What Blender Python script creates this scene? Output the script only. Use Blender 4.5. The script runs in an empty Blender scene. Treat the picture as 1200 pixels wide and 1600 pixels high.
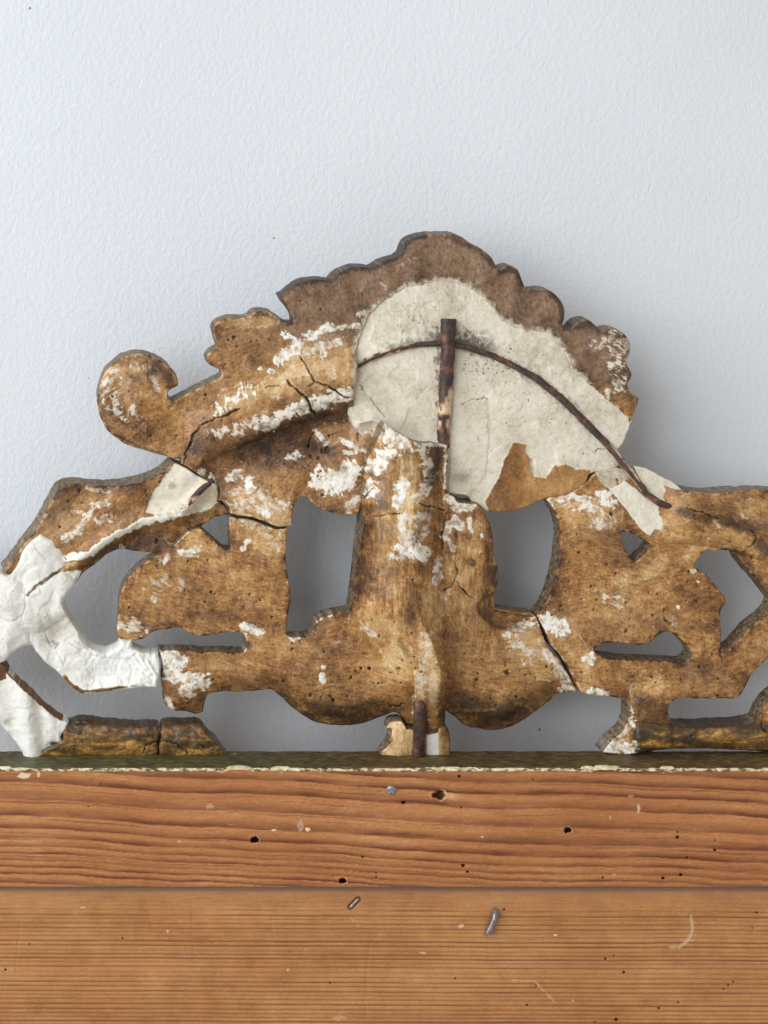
import bpy, math, random
import numpy as np

# ------------------------------------------------------------------ camera, world, lamps, exposure
S = 0.0005                    # metres per photo pixel on the plane of the crest's back face
VPU, VPV, DIST = 150.0, 350.0, 2600.0   # where the camera's axis meets that plane, and its distance (in pixels)
Z0 = 1.60                     # height of the camera
sc = bpy.context.scene
C = sc.collection

cam_d = bpy.data.cameras.new('camera')
cam = bpy.data.objects.new('camera', cam_d)
C.objects.link(cam)
cam.location = ((VPU - 600) * S, -DIST * S, Z0)
cam.rotation_euler = (math.radians(90), 0, 0)
cam_d.sensor_fit = 'VERTICAL'
cam_d.sensor_height = 36
cam_d.lens = 36 * DIST / 1600
cam_d.shift_x = (600 - VPU) / 1600
cam_d.shift_y = -(800 - VPV) / 1600
cam_d.clip_start = 0.01
cam_d.clip_end = 50
sc.camera = cam

w = bpy.data.worlds.new('World')
sc.world = w
w.use_nodes = True
bg = w.node_tree.nodes['Background']
bg.inputs[0].default_value = (1.0, 0.975, 0.93, 1)
bg.inputs[1].default_value = 0.54


def area(name, loc, target, sx, sy, power, col):
    d = bpy.data.lights.new(name, 'AREA')
    d.shape = 'RECTANGLE'
    d.size = sx
    d.size_y = sy
    d.energy = power
    d.color = col
    o = bpy.data.objects.new(name, d)
    C.objects.link(o)
    from mathutils import Vector
    o.location = loc
    o.rotation_euler = (Vector(target) - Vector(loc)).to_track_quat('-Z', 'Y').to_euler()
    return o


area('window_light', (-2.8, -2.5, 2.55), (0.0, 0.0, 1.4), 4.0, 3.2, 206, (0.88, 0.95, 1.0))

sc.view_settings.view_transform = 'Standard'
sc.view_settings.look = 'None'
sc.view_settings.exposure = 0.0
sc.view_settings.gamma = 1.0
sc.view_settings.use_curve_mapping = False

# ------------------------------------------------------------------ numpy noise
_rs = np.random.RandomState(7)
_perm = np.concatenate([_rs.permutation(256)] * 3)
_ang = _rs.rand(256) * 2 * np.pi
_gx, _gy = np.cos(_ang), np.sin(_ang)


def perlin(x, y, seed=0):
    x = x + seed * 17.37
    y = y + seed * 9.13
    xi = np.floor(x).astype(int)
    yi = np.floor(y).astype(int)
    xf, yf = x - xi, y - yi
    u = xf * xf * xf * (xf * (xf * 6 - 15) + 10)
    v = yf * yf * yf * (yf * (yf * 6 - 15) + 10)

    def g(ix, iy, fx, fy):
        k = _perm[(_perm[ix & 255] + iy) & 255]
        return _gx[k] * fx + _gy[k] * fy
    a = g(xi, yi, xf, yf)
    b = g(xi + 1, yi, xf - 1, yf)
    c = g(xi, yi + 1, xf, yf - 1)
    d = g(xi + 1, yi + 1, xf - 1, yf - 1)
    return ((a + (b - a) * u) * (1 - v) + (c + (d - c) * u) * v) * 1.5


def fbm(x, y, scale, seed=0, octv=4, gain=0.5):
    s = np.zeros_like(x)
    a, t, f = 1.0, 0.0, 1.0 / scale
    for i in range(octv):
        s += a * perlin(x * f, y * f, seed + i * 3.1)
        t += a
        a *= gain
        f *= 2.03
    return s / t


def sstep(a, b, x):
    t = np.clip((x - a) / (b - a), 0, 1)
    return t * t * (3 - 2 * t)


# ------------------------------------------------------------------ outlines measured on the photograph
class Zm:
    """measurements taken in an enlarged crop: origin and scale of the crop"""
    def __init__(s, x, y, f):
        s.x, s.y, s.f = x, y, f

    def __call__(s, *p):
        return [(s.x + a * s.f, s.y + b * s.f) for a, b in p]


Z1 = Zm(130, 340, .375)
Z2 = Zm(540, 340, .4)
Z3 = Zm(0, 700, 1 / 3)
Z4 = Zm(170, 740, .35833)
ZA = Zm(520, 660, .33748)
ZB = Zm(820, 700, .31667)
Z3b = Zm(0, 1000, 1 / 3)
ZF = Zm(560, 1070, .2)
Z5 = Zm(500, 620, .21667)
Z6 = Zm(420, 340, .31667)
Z8 = Zm(880, 700, .26667)


def smooth_loop(pts, step=5.0, jit=0.7, seed=0, corner=55):
    P = np.array(pts, float)
    keep = [0]
    for i in range(1, len(P)):
        if np.hypot(*(P[i] - P[keep[-1]])) > 0.8:
            keep.append(i)
    P = P[keep]
    if np.hypot(*(P[0] - P[-1])) < 0.8:
        P = P[:-1]
    n = len(P)
    out = []
    nx, pv = np.roll(P, -1, 0), np.roll(P, 1, 0)
    d0, d1 = P - pv, nx - P
    a = np.degrees(np.abs((np.arctan2(d1[:, 1], d1[:, 0]) - np.arctan2(d0[:, 1], d0[:, 0]) + np.pi) % (2 * np.pi) - np.pi))
    cor = a > corner
    l0, l1 = np.hypot(*d0.T), np.hypot(*d1.T)
    T = (d0 / l0[:, None] ** 2 + d1 / l1[:, None] ** 2)
    T = T / (np.hypot(*T.T)[:, None] + 1e-9)
    for i in range(n):
        j = (i + 1) % n
        L = l1[i]
        m0 = d1[i] if cor[i] else T[i] * L
        m1 = d1[i] if cor[j] else T[j] * L
        k = max(1, int(round(L / step)))
        for q in range(k):
            t = q / k
            out.append((2 * t**3 - 3 * t**2 + 1) * P[i] + (t**3 - 2 * t**2 + t) * m0 + (-2 * t**3 + 3 * t**2) * P[j] + (t**3 - t**2) * m1)
    Q = np.array(out)
    if jit:
        jx = fbm(Q[:, 0], Q[:, 1], 14, seed + 50, 3, .7)
        jy = fbm(Q[:, 0], Q[:, 1], 14, seed + 70, 3, .7)
        Q = Q + jit * 2.0 * np.stack([jx, jy], 1)
    return Q


def seg_nearest(px, py, A, B):
    n = len(px)
    best = np.full(n, 1e18)
    bx, by = np.zeros(n), np.zeros(n)
    ins = np.zeros(n, bool)
    for (ax, ay), (cx, cy) in zip(A, B):
        ex, ey = cx - ax, cy - ay
        t = np.clip(((px - ax) * ex + (py - ay) * ey) / (ex * ex + ey * ey + 1e-12), 0, 1)
        qx, qy = ax + t * ex, ay + t * ey
        d = (px - qx)**2 + (py - qy)**2
        m = d < best
        best[m] = d[m]
        bx[m] = qx[m]
        by[m] = qy[m]
        if ay != cy:
            cr = ((ay > py) != (cy > py)) & (px < ax + (py - ay) * ex / (ey if ey else 1e-12))
            ins ^= cr
    return np.sqrt(best), bx, by, ins


def dist_line(u, v, pts):
    """distance to an open polyline"""
    best = np.full(len(u), 1e9)
    for (ax, ay), (cx, cy) in zip(pts[:-1], pts[1:]):
        ex, ey = cx - ax, cy - ay
        t = np.clip(((u - ax) * ex + (v - ay) * ey) / (ex * ex + ey * ey + 1e-9), 0, 1)
        best = np.minimum(best, np.hypot(u - ax - t * ex, v - ay - t * ey))
    return best


def box_sel(u, v, pts, r):
    xs = [p[0] for p in pts]
    ys = [p[1] for p in pts]
    return (u > min(xs) - r) & (u < max(xs) + r) & (v > min(ys) - r) & (v < max(ys) + r)


def in_poly(u, v, pts):
    P = np.array(pts, float)
    d, _, _, ins = seg_nearest(u, v, P, np.roll(P, -1, 0))
    return np.where(ins, d, -d)


def unproj(u, v, h):
    """photo point at height h (px, towards the camera) above the crest plane -> world"""
    k = (DIST - h) / DIST
    return np.stack([(VPU - 600 + (u - VPU) * k) * S, -h * S, Z0 - (v - VPV) * k * S], -1)


# ------------------------------------------------------------------ meshes
def make_obj(name, verts, faces, mat, parent, attrs=None, smooth=True):
    me = bpy.data.meshes.new(name)
    me.from_pydata(verts.tolist() if hasattr(verts, 'tolist') else verts, [], faces)
    for k, a in (attrs or {}).items():
        at = me.attributes.new(k, 'FLOAT', 'POINT')
        at.data.foreach_set('value', np.ascontiguousarray(a, dtype=np.float32))
    if smooth:
        me.polygons.foreach_set('use_smooth', [True] * len(me.polygons))
    me.materials.append(mat)
    me.update()
    o = bpy.data.objects.new(name, me)
    C.objects.link(o)
    if parent is not None:
        o.parent = parent
        o.matrix_parent_inverse = parent.matrix_world.inverted()
    return o


ATT = ('tone', 'gesso', 'stain', 'grey', 'gilt', 'rim')


def sheet(name, loops, field, mat, parent, thick=40, sp=1.25, rnd=4.0, flare=2.0, shear=(0, 0), jit=0.7, seed=0, back=None, raw=False):
    """a solid slab with the given outline(s); field(u, v, d) gives height and surface masks"""
    L = [np.array(l, float) if raw else smooth_loop(l, jit=jit) for l in loops]
    A = np.concatenate(L)
    B = np.concatenate([np.roll(l, -1, 0) for l in L])
    x0, y0 = A.min(0) - 6
    x1, y1 = A.max(0) + 6
    # coarse distances first, exact ones only near the outline
    cs = 8.0
    gx = np.arange(x0, x1 + 2 * cs, cs)
    gy = np.arange(y0, y1 + 2 * cs, cs)
    GX, GY = np.meshgrid(gx, gy)
    d, _, _, ins = seg_nearest(GX.ravel(), GY.ravel(), A, B)
    coarse = np.where(ins, -d, d).reshape(GX.shape)
    fx = np.arange(x0, x1, sp)
    fy = np.arange(y0, y1, sp)
    U, V = np.meshgrid(fx, fy)
    sh = U.shape
    u, v = U.ravel().copy(), V.ravel().copy()
    cu, cv = (u - x0) / cs, (v - y0) / cs
    iu, iv = cu.astype(int), cv.astype(int)
    fu, fv = cu - iu, cv - iv
    sd = (coarse[iv, iu] * (1 - fu) + coarse[iv, iu + 1] * fu) * (1 - fv) + (coarse[iv + 1, iu] * (1 - fu) + coarse[iv + 1, iu + 1] * fu) * fv
    near = np.abs(sd) < 13
    d, bx, by, ins = seg_nearest(u[near], v[near], A, B)
    sd[near] = np.where(ins, -d, d)
    NX, NY = u.copy(), v.copy()
    NX[near], NY[near] = bx, by
    inside = (sd < 0).reshape(sh)
    cell = inside[:-1, :-1] | inside[1:, :-1] | inside[:-1, 1:] | inside[1:, 1:]
    idx = np.arange(u.size).reshape(sh)
    a, b, c, e = idx[:-1, :-1][cell], idx[:-1, 1:][cell], idx[1:, 1:][cell], idx[1:, :-1][cell]
    used = np.zeros(u.size, bool)
    for q in (a, b, c, e):
        used[q] = True
    out = used & (sd >= 0)
    u[out], v[out] = NX[out], NY[out]
    sd[out] = 0
    remap = np.full(u.size, -1)
    remap[used] = np.arange(used.sum())
    u, v, dd = u[used], v[used], -sd[used]
    F = remap[np.stack([a, e, c, b], 1)]
    h, at = field(u, v, dd)
    if rnd > 0:
        rnd = rnd * np.clip(.75 + 1.1 * fbm(u, v, 24, 33, 4, .6), .3, 1.6)
        t = np.clip(1 - dd / rnd, 0, 1)
        h = h - rnd * (1 - np.sqrt(1 - t * t * .96))
    n = len(u)
    co = unproj(u, v, h)
    # outline edges (used by one face only), oriented
    E = np.concatenate([F[:, [0, 1]], F[:, [1, 2]], F[:, [2, 3]], F[:, [3, 0]]])
    key = np.sort(E, 1)
    kk = key[:, 0].astype(np.int64) * n + key[:, 1]
    _, inv, cnt = np.unique(kk, return_inverse=True, return_counts=True)
    BE = E[cnt[inv] == 1]
    bv = np.unique(BE)
    bmap = np.full(n, -1)
    bmap[bv] = np.arange(len(bv))
    nrm = np.zeros((n, 2))
    ed = np.stack([u[BE[:, 1]] - u[BE[:, 0]], v[BE[:, 1]] - v[BE[:, 0]]], 1)
    en = np.stack([ed[:, 1], -ed[:, 0]], 1)
    # F winding is u-right v-down; pick the sign that points away from the inside
    np.add.at(nrm, BE[:, 0], en)
    np.add.at(nrm, BE[:, 1], en)
    nrm = nrm[bv]
    nrm /= (np.hypot(*nrm.T)[:, None] + 1e-9)
    tp = np.stack([u[bv] + nrm[:, 0] * .8, v[bv] + nrm[:, 1] * .8], 1)
    _, _, _, tin = seg_nearest(tp[:, 0], tp[:, 1], A, B)
    if tin.mean() > .5:
        nrm = -nrm
    VV = [co]
    AT = {k: [at.get(k, np.zeros(n))] for k in ATT}
    FF = [F]
    prev = bv.copy()
    base = n
    hb = h[bv]
    rear = back if back is not None else -thick
    for q, (fr, fl) in enumerate(((.05, .25), (.3, .8), (.65, 1.0), (.97, .8), (1.0, .4))):
        wob = fbm(u[bv] + q * 31, v[bv], 16, seed + 90 + q, 3) * 1.5 * min(1, fr * 6)
        depth = (hb - rear) * fr
        off = nrm * (flare * fl + wob)[:, None] + np.array(shear)[None] * fr
        p = co[bv].copy()
        p[:, 0] += off[:, 0] * S
        p[:, 2] -= off[:, 1] * S
        p[:, 1] += depth * S
        cur = base + np.arange(len(bv))
        i0, i1 = bmap[BE[:, 0]], bmap[BE[:, 1]]
        FF.append(np.stack([prev[i1], prev[i0], cur[i0], cur[i1]], 1))
        VV.append(p)
        for k in ATT:
            AT[k].append(np.full(len(bv), 1.0) if k == 'rim' else AT[k][0][bv])
        prev = cur
        base += len(bv)
    # back cap, flat and closed
    lastrow = prev
    inn = np.setdiff1d(np.arange(n), bv)
    cmap = np.full(n, -1)
    cmap[bv] = lastrow
    cmap[inn] = base + np.arange(len(inn))
    p = co[inn].copy()
    p[:, 1] = -rear * S
    p[:, 0] += shear[0] * S
    p[:, 2] -= shear[1] * S
    VV.append(p)
    for k in ATT:
        AT[k].append(np.full(len(inn), 1.0) if k == 'rim' else AT[k][0][inn])
    FF.append(cmap[F][:, ::-1])
    faces = np.concatenate(FF).tolist()
    return make_obj(name, np.concatenate(VV), faces, mat, parent, {k: np.concatenate(x) for k, x in AT.items()})


# ------------------------------------------------------------------ materials
class NT:
    def __init__(s, name):
        s.m = bpy.data.materials.new(name)
        s.m.use_nodes = True
        s.t = s.m.node_tree
        s.bsdf = s.t.nodes['Principled BSDF']

    def n(s, typ, **kw):
        nd = s.t.nodes.new(typ)
        for k, val in kw.items():
            if k.startswith('_'):
                setattr(nd, k[1:], val)
            else:
                nd.inputs[k.replace('__', ' ')].default_value = val
        return nd

    def link(s, a, b):
        s.t.links.new(a, b)

    def attr(s, name):
        return s.n('ShaderNodeAttribute', _attribute_name=name).outputs['Fac']

    def math(s, op, a, b=None, c=None, clamp=False):
        nd = s.t.nodes.new('ShaderNodeMath')
        nd.operation = op
        nd.use_clamp = clamp
        for i, x in enumerate((a, b, c)):
            if x is None:
                continue
            if isinstance(x, (int, float)):
                nd.inputs[i].default_value = x
            else:
                s.link(x, nd.inputs[i])
        return nd.outputs[0]

    def noise(s, scale, detail=4, rough=.55, vec=None, dist=0):
        nd = s.n('ShaderNodeTexNoise', Scale=scale, Detail=detail, Roughness=rough, Distortion=dist)
        if vec is not None:
            s.link(vec, nd.inputs['Vector'])
        return nd.outputs['Fac']

    def coord(s):
        return s.n('ShaderNodeTexCoord').outputs['Object']

    def mapping(s, vec, scale):
        nd = s.n('ShaderNodeMapping')
        nd.inputs['Scale'].default_value = scale
        s.link(vec, nd.inputs['Vector'])
        return nd.outputs[0]

    def rot(s, vec, ang):
        nd = s.n('ShaderNodeMapping')
        nd.inputs['Rotation'].default_value = (0, ang, 0)
        s.link(vec, nd.inputs['Vector'])
        return nd.outputs[0]

    def ramp(s, fac, stops):
        nd = s.t.nodes.new('ShaderNodeValToRGB')
        e = nd.color_ramp.elements
        e[0].position, e[0].color = stops[0][0], (*stops[0][1], 1)
        e[1].position, e[1].color = stops[-1][0], (*stops[-1][1], 1)
        for p, c in stops[1:-1]:
            x = e.new(p)
            x.color = (*c, 1)
        s.link(fac, nd.inputs[0])
        return nd.outputs[0]

    def mix(s, fac, a, b, blend='MIX'):
        nd = s.t.nodes.new('ShaderNodeMix')
        nd.data_type = 'RGBA'
        nd.blend_type = blend
        for sock, x in ((nd.inputs[0], fac), (nd.inputs[6], a), (nd.inputs[7], b)):
            if isinstance(x, (int, float)):
                sock.default_value = x
            elif isinstance(x, tuple):
                sock.default_value = (*x, 1)
            else:
                s.link(x, sock)
        return nd.outputs[2]

    def bump(s, height, strength, dist, prev=None):
        nd = s.n('ShaderNodeBump', Strength=strength, Distance=dist)
        s.link(height, nd.inputs['Height'])
        if prev is not None:
            s.link(prev, nd.inputs['Normal'])
        return nd.outputs[0]


def lin(r, g, b):
    f = lambda c: c / 12.92 if c <= .04045 else ((c + .055) / 1.055)**2.4
    return tuple(f(x / 255) for x in (r, g, b))


def aged(name, plaster):
    """aged umber-washed wood with gesso losses, grime and traces of gilding; also the plaster repairs"""
    k = NT(name)
    co = k.coord()
    fine = k.noise(1500, 5, .65, co)
    mid = k.noise(330, 5, .6, co)
    micro = k.noise(4200, 3, .6, co)
    t = k.math('ADD', k.attr('tone'), k.math('MULTIPLY', k.math('SUBTRACT', fine, .5), .38))
    t = k.math('ADD', t, k.math('MULTIPLY', k.math('SUBTRACT', mid, .5), .35))
    fl = k.noise(800, 3, .7, co)
    t = k.math('ADD', t, k.math('MULTIPLY', k.math('SUBTRACT', fl, .5), .34))
    scr1 = k.noise(1.0, 3, .6, k.mapping(k.rot(co, .5), (110, 1, 1500)))
    scr2 = k.noise(1.0, 3, .6, k.mapping(k.rot(co, -.35), (130, 1, 1700)))
    t = k.math('ADD', t, k.math('MULTIPLY', k.math('SUBTRACT', scr1, .62, clamp=True), 1.6))
    t = k.math('SUBTRACT', t, k.math('MULTIPLY', k.math('SUBTRACT', scr2, .62, clamp=True), 1.5))
    dots = k.math('MULTIPLY', k.math('SUBTRACT', k.noise(520, 2, .5, co), .64), 9, clamp=True)
    t = k.math('SUBTRACT', t, k.math('MULTIPLY', dots, .3))
    brown = k.ramp(t, [(0, lin(50, 29, 14)), (.22, lin(102, 66, 32)), (.44, lin(150, 104, 56)), (.66, lin(184, 142, 88)), (1, lin(218, 192, 150))])
    greyc = k.ramp(t, [(0, lin(54, 38, 28)), (.3, lin(104, 78, 58)), (.55, lin(134, 104, 78)), (1, lin(176, 146, 114))])
    c = k.mix(k.attr('grey'), brown, greyc)
    # gilding rubbed to dark olive
    lng = k.noise(60, 5, .65, k.mapping(co, (.45, 1, 1.6)), .8)
    gt = k.math('ADD', k.math('MULTIPLY', lng, .95), k.math('MULTIPLY', k.math('SUBTRACT', fine, .5), .5))
    gt = k.math('ADD', gt, k.math('MULTIPLY', k.math('SUBTRACT', mid, .5), .3))
    gcol = k.ramp(gt, [(.28, lin(40, 33, 22)), (.44, lin(78, 60, 34)), (.53, lin(134, 96, 48)), (.61, lin(182, 136, 68)), (.72, lin(220, 182, 106))])
    gi = k.math('ADD', k.attr('gilt'), k.math('MULTIPLY', k.math('SUBTRACT', mid, .5), .8), clamp=True)
    gi = k.math('MULTIPLY', gi, k.math('GREATER_THAN', k.attr('gilt'), .02))
    c = k.mix(gi, c, gcol)
    # outer edges: dusty dark grey-brown
    rc = k.ramp(k.math('ADD', k.math('MULTIPLY', mid, .8), k.math('MULTIPLY', fine, .35)), [(.34, lin(38, 29, 21)), (.52, lin(80, 64, 46)), (.66, lin(130, 112, 88)), (.8, lin(194, 160, 106))])
    c = k.mix(k.math('MULTIPLY', k.attr('rim'), .15 if plaster else .92), c, rc)
    # gesso
    g = k.math('ADD', k.attr('gesso'), k.math('MULTIPLY', k.math('SUBTRACT', fine, .5), .5))
    g = k.math('MULTIPLY', k.math('SUBTRACT', g, .18), 1.55, clamp=True)
    if plaster:
        wc = k.ramp(t, [(0, lin(120, 105, 84)), (.3, plaster[0]), (.55, plaster[1]), (1, plaster[2])])
    else:
        wc = k.ramp(k.math('ADD', k.math('MULTIPLY', t, .6), k.math('MULTIPLY', g, .4)), [(.15, lin(190, 168, 132)), (.5, lin(216, 206, 188)), (.85, lin(234, 230, 224))])
    if not plaster:
        g = k.math('MULTIPLY', g, k.math('SUBTRACT', 1.0, k.math('MULTIPLY', k.attr('rim'), .8)))
    c = k.mix(g, c, wc)
    # grime, burns, worm holes, and some shade painted in with them
    st = k.math('ADD', k.attr('stain'), k.math('MULTIPLY', k.math('SUBTRACT', fine, .5), .5))
    st = k.math('MULTIPLY', st, k.math('GREATER_THAN', k.attr('stain'), .03), clamp=True)
    c = k.mix(st, c, lin(40, 26, 18))
    k.link(c, k.bsdf.inputs['Base Color'])
    r = k.math('SUBTRACT', .50, k.math('MULTIPLY', gi, .12))
    r = k.math('ADD', r, k.math('MULTIPLY', g, .28))
    r = k.math('ADD', r, k.math('MULTIPLY', k.math('SUBTRACT', mid, .5), .3))
    k.link(r, k.bsdf.inputs['Roughness'])
    k.bsdf.inputs['Specular IOR Level'].default_value = .45
    b = k.bump(mid, .35, .0006)
    b = k.bump(fine, .3, .00025, b)
    b = k.bump(micro, .2, .0001, b)
    k.link(b, k.bsdf.inputs['Normal'])
    return k.m


M_wood = aged('aged_umber_wood', None)
M_fill = aged('beige_plaster', (lin(178, 164, 140), lin(212, 202, 183), lin(232, 224, 209)))
M_white = aged('white_plaster', (lin(172, 162, 144), lin(208, 203, 194), lin(234, 232, 227)))


def rust_mat():
    k = NT('rusted_iron')
    co = k.coord()
    a = k.noise(260, 6, .65, co)
    b = k.noise(1400, 4, .6, co)
    f = k.math('ADD', k.math('MULTIPLY', a, .75), k.math('MULTIPLY', b, .3))
    f = k.math('ADD', f, k.math('MULTIPLY', k.attr('tone'), .3))
    c = k.ramp(f, [(.28, lin(44, 36, 36)), (.48, lin(66, 50, 46)), (.6, lin(90, 62, 52)), (.72, lin(138, 84, 54)), (.88, lin(196, 150, 110))])
    c = k.mix(k.attr('gesso'), c, k.ramp(b, [(.35, lin(206, 150, 96)), (.6, lin(226, 206, 178))]))
    k.link(c, k.bsdf.inputs['Base Color'])
    k.bsdf.inputs['Roughness'].default_value = .6
    k.bsdf.inputs['Metallic'].default_value = .15
    k.link(k.bump(f, .8, .0006), k.bsdf.inputs['Normal'])
    return k.m


def steel_mat():
    k = NT('dull_steel')
    co = k.coord()
    a = k.noise(900, 5, .6, co)
    k.link(k.ramp(a, [(.3, lin(90, 86, 86)), (.55, lin(150, 148, 152)), (.75, lin(200, 200, 206))]), k.bsdf.inputs['Base Color'])
    k.bsdf.inputs['Roughness'].default_value = .42
    k.bsdf.inputs['Metallic'].default_value = .7
    k.link(k.bump(a, .6, .0004), k.bsdf.inputs['Normal'])
    return k.m


def pine_mat(name, stops, linecol):
    k = NT(name)
    co = k.coord()
    st = k.mapping(co, (14, 1, 420))
    fib = k.noise(2.2, 5, .6, st)
    st2 = k.mapping(co, (40, 1, 1600))
    fib2 = k.noise(2.0, 3, .6, st2)
    big = k.noise(9, 4, .55, k.mapping(co, (1, 1, 2.6)))
    fine = k.noise(1700, 4, .6, co)
    t = k.math('ADD', .5, k.math('MULTIPLY', k.math('SUBTRACT', fib, .5), .5))
    t = k.math('ADD', t, k.math('MULTIPLY', k.math('SUBTRACT', fib2, .5), .35))
    t = k.math('ADD', t, k.math('MULTIPLY', k.math('SUBTRACT', big, .5), .55))
    t = k.math('ADD', t, k.math('MULTIPLY', k.math('SUBTRACT', fine, .5), .6))
    t = k.math('ADD', t, k.math('MULTIPLY', k.math('SUBTRACT', k.noise(700, 3, .6, k.mapping(co, (.4, 1, 1))), .5), .35))
    t = k.math('ADD', t, k.attr('tone'))
    c = k.ramp(t, stops)
    rg = k.math('ADD', k.attr('gilt'), k.math('MULTIPLY', k.math('SUBTRACT', fib, .5), .5))
    rg = k.math('MULTIPLY', rg, k.math('GREATER_THAN', k.attr('gilt'), .02), clamp=True)
    c = k.mix(k.math('MULTIPLY', rg, 1.35, clamp=True), c, linecol)
    g = k.math('ADD', k.attr('gesso'), k.math('MULTIPLY', k.math('SUBTRACT', fine, .5), .6))
    g = k.math('MULTIPLY', k.math('SUBTRACT', g, .3), 2.5, clamp=True)
    c = k.mix(g, c, lin(214, 190, 160))
    c = k.mix(k.math('MULTIPLY', k.attr('grey'), 1.0, clamp=True), c, lin(112, 86, 66))
    s_ = k.math('MULTIPLY', k.attr('stain'), 1.0, clamp=True)
    c = k.mix(s_, c, lin(30, 22, 18))
    k.link(c, k.bsdf.inputs['Base Color'])
    k.link(k.math('ADD', .5, k.math('MULTIPLY', fib, .25)), k.bsdf.inputs['Roughness'])
    k.bsdf.inputs['Specular IOR Level'].default_value = .3
    b = k.bump(fib, .3, .0003)
    b = k.bump(fine, .3, .0002, b)
    k.link(b, k.bsdf.inputs['Normal'])
    return k.m


M_rust, M_steel = rust_mat(), steel_mat()
M_rail = pine_mat('red_pine', [(.12, lin(112, 62, 34)), (.4, lin(153, 95, 54)), (.62, lin(176, 118, 71)), (.9, lin(206, 156, 108))], lin(104, 54, 30))
M_board = pine_mat('straight_grained_pine', [(.12, lin(132, 82, 44)), (.4, lin(168, 113, 66)), (.62, lin(186, 133, 83)), (.9, lin(209, 162, 114))], lin(104, 60, 32))


def wall_mat():
    k = NT('rolled_white_paint')
    co = k.coord()
    a = k.noise(230, 3, .5, k.mapping(co, (1, 1, .8)), .6)
    b = k.noise(620, 4, .6, co)
    l = k.noise(5, 3, .5, co)
    c = k.ramp(l, [(.3, (.63, .64, .665)), (.7, (.665, .675, .70))])
    for su, sv, r in ((428, 372, 1.8), (47, 13, 2.2), (138, 591, 1.2), (843, 1140, 2.2)):
        p = unproj(np.array([su]), np.array([sv]), np.array([-165.0]))[0]
        vd = k.t.nodes.new('ShaderNodeVectorMath')
        vd.operation = 'DISTANCE'
        k.link(co, vd.inputs[0])
        vd.inputs[1].default_value = tuple(p)
        c = k.mix(k.math('MULTIPLY', k.math('LESS_THAN', vd.outputs['Value'], r * S), .75), c, lin(92, 80, 66))
    k.link(c, k.bsdf.inputs['Base Color'])
    k.bsdf.inputs['Roughness'].default_value = .5
    k.bsdf.inputs['Specular IOR Level'].default_value = .3
    n_ = k.bump(k.ramp(a, [(.35, (0, 0, 0)), (.7, (1, 1, 1))]), .33, .0007)
    n_ = k.bump(b, .2, .0004, n_)
    k.link(n_, k.bsdf.inputs['Normal'])
    return k.m


# ------------------------------------------------------------------ the setting: the wall
WALL = 165 * S
nx, nz = 2, 2
wv = [(-3.5, WALL, 0), (3.5, WALL, 0), (3.5, WALL, 3.2), (-3.5, WALL, 3.2), (-3.5, WALL + .1, 0), (3.5, WALL + .1, 0), (3.5, WALL + .1, 3.2), (-3.5, WALL + .1, 3.2)]
wf = [(0, 1, 2, 3), (7, 6, 5, 4), (4, 5, 1, 0), (3, 2, 6, 7), (0, 3, 7, 4), (1, 5, 6, 2)]
wall = make_obj('wall', wv, wf, wall_mat(), None, smooth=False)
wall['kind'] = 'structure'

# ------------------------------------------------------------------ the mirror
mirror = bpy.data.objects.new('mirror', None)
mirror.empty_display_size = .05
mirror.location = (0, 0, Z0 - 1750 * S + VPV * S)
C.objects.link(mirror)
mirror['label'] = 'back of antique mirror with broken brown crest, plaster repairs and pine boards'
mirror['category'] = 'mirror'
bpy.context.view_layer.update()

# wear traced on the photograph: (points, radius, strength, raggedness)
GES = []


def ges(z, pts, r, s=1.0, rag=.7, speck=0.0):
    GES.append((z(*pts), r * z.f, s, rag, speck))


ges(Z1, [(835, 488), (900, 520)], 14)
ges(Z1, [(815, 595), (860, 560), (900, 535)], 24)
ges(Z1, [(935, 495), (985, 475), (1030, 455)], 20)
ges(Z1, [(1030, 462), (1150, 450)], 10, .8)
ges(Z1, [(930, 565), (980, 540), (1065, 522)], 16, .75)
ges(Z1, [(997, 570), (998, 571)], 18, 1, .2)
ges(Z1, [(825, 820), (900, 800), (960, 775), (1040, 752), (1095, 740)], 30, 1, .9)
ges(Z1, [(730, 860), (785, 850)], 34, 1, .9)
ges(Z1, [(560, 800), (640, 750), (700, 712)], 30, .9, 1, .6)
ges(Z1, [(555, 890), (610, 905), (680, 860)], 36, .8, 1, .8)
ges(Z1, [(120, 670), (105, 740), (140, 800), (210, 840)], 42, .75, 1, .85)
ges(Z1, [(290, 660), (310, 725)], 12, .7)
ges(Z1, [(215, 620), (290, 640)], 30, .55, 1, .9)
ges(Z1, [(610, 1085), (650, 1070)], 20, 1, .4)
ges(Z1, [(690, 1100), (700, 1130)], 22)
ges(Z1, [(540, 1080), (545, 1084)], 16)
ges(Z1, [(490, 1060), (495, 1062)], 16)
ges(Z1, [(855, 1000), (895, 990)], 16, 1, .4)
ges(Z1, [(970, 890), (1010, 940)], 12)
ges(Z1, [(1085, 930), (1140, 970)], 10)
ges(Z1, [(1000, 1090), (1080, 1105), (1115, 1050)], 46, 1, .9)
ges(Z1, [(780, 640), (785, 641)], 12)
ges(Z1, [(735, 627), (738, 629)], 8)
ges(Z1, [(600, 1140), (760, 1150)], 18, .6, 1, .6)
ges(Z5, [(390, 505), (440, 470), (480, 420)], 62, 1, .7)
ges(Z5, [(600, 610), (580, 680), (560, 760)], 46, 1, .4)
ges(Z5, [(350, 640), (400, 710)], 52, 1, .9)
ges(Z5, [(470, 240), (540, 300), (620, 350)], 60, 1, .9)
ges(Z5, [(740, 390), (780, 470), (790, 560)], 42, .95, 1)
ges(Z5, [(700, 720), (770, 650)], 42, .85, 1)
ges(Z5, [(640, 1120), (720, 1130)], 56, .95, 1)
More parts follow.
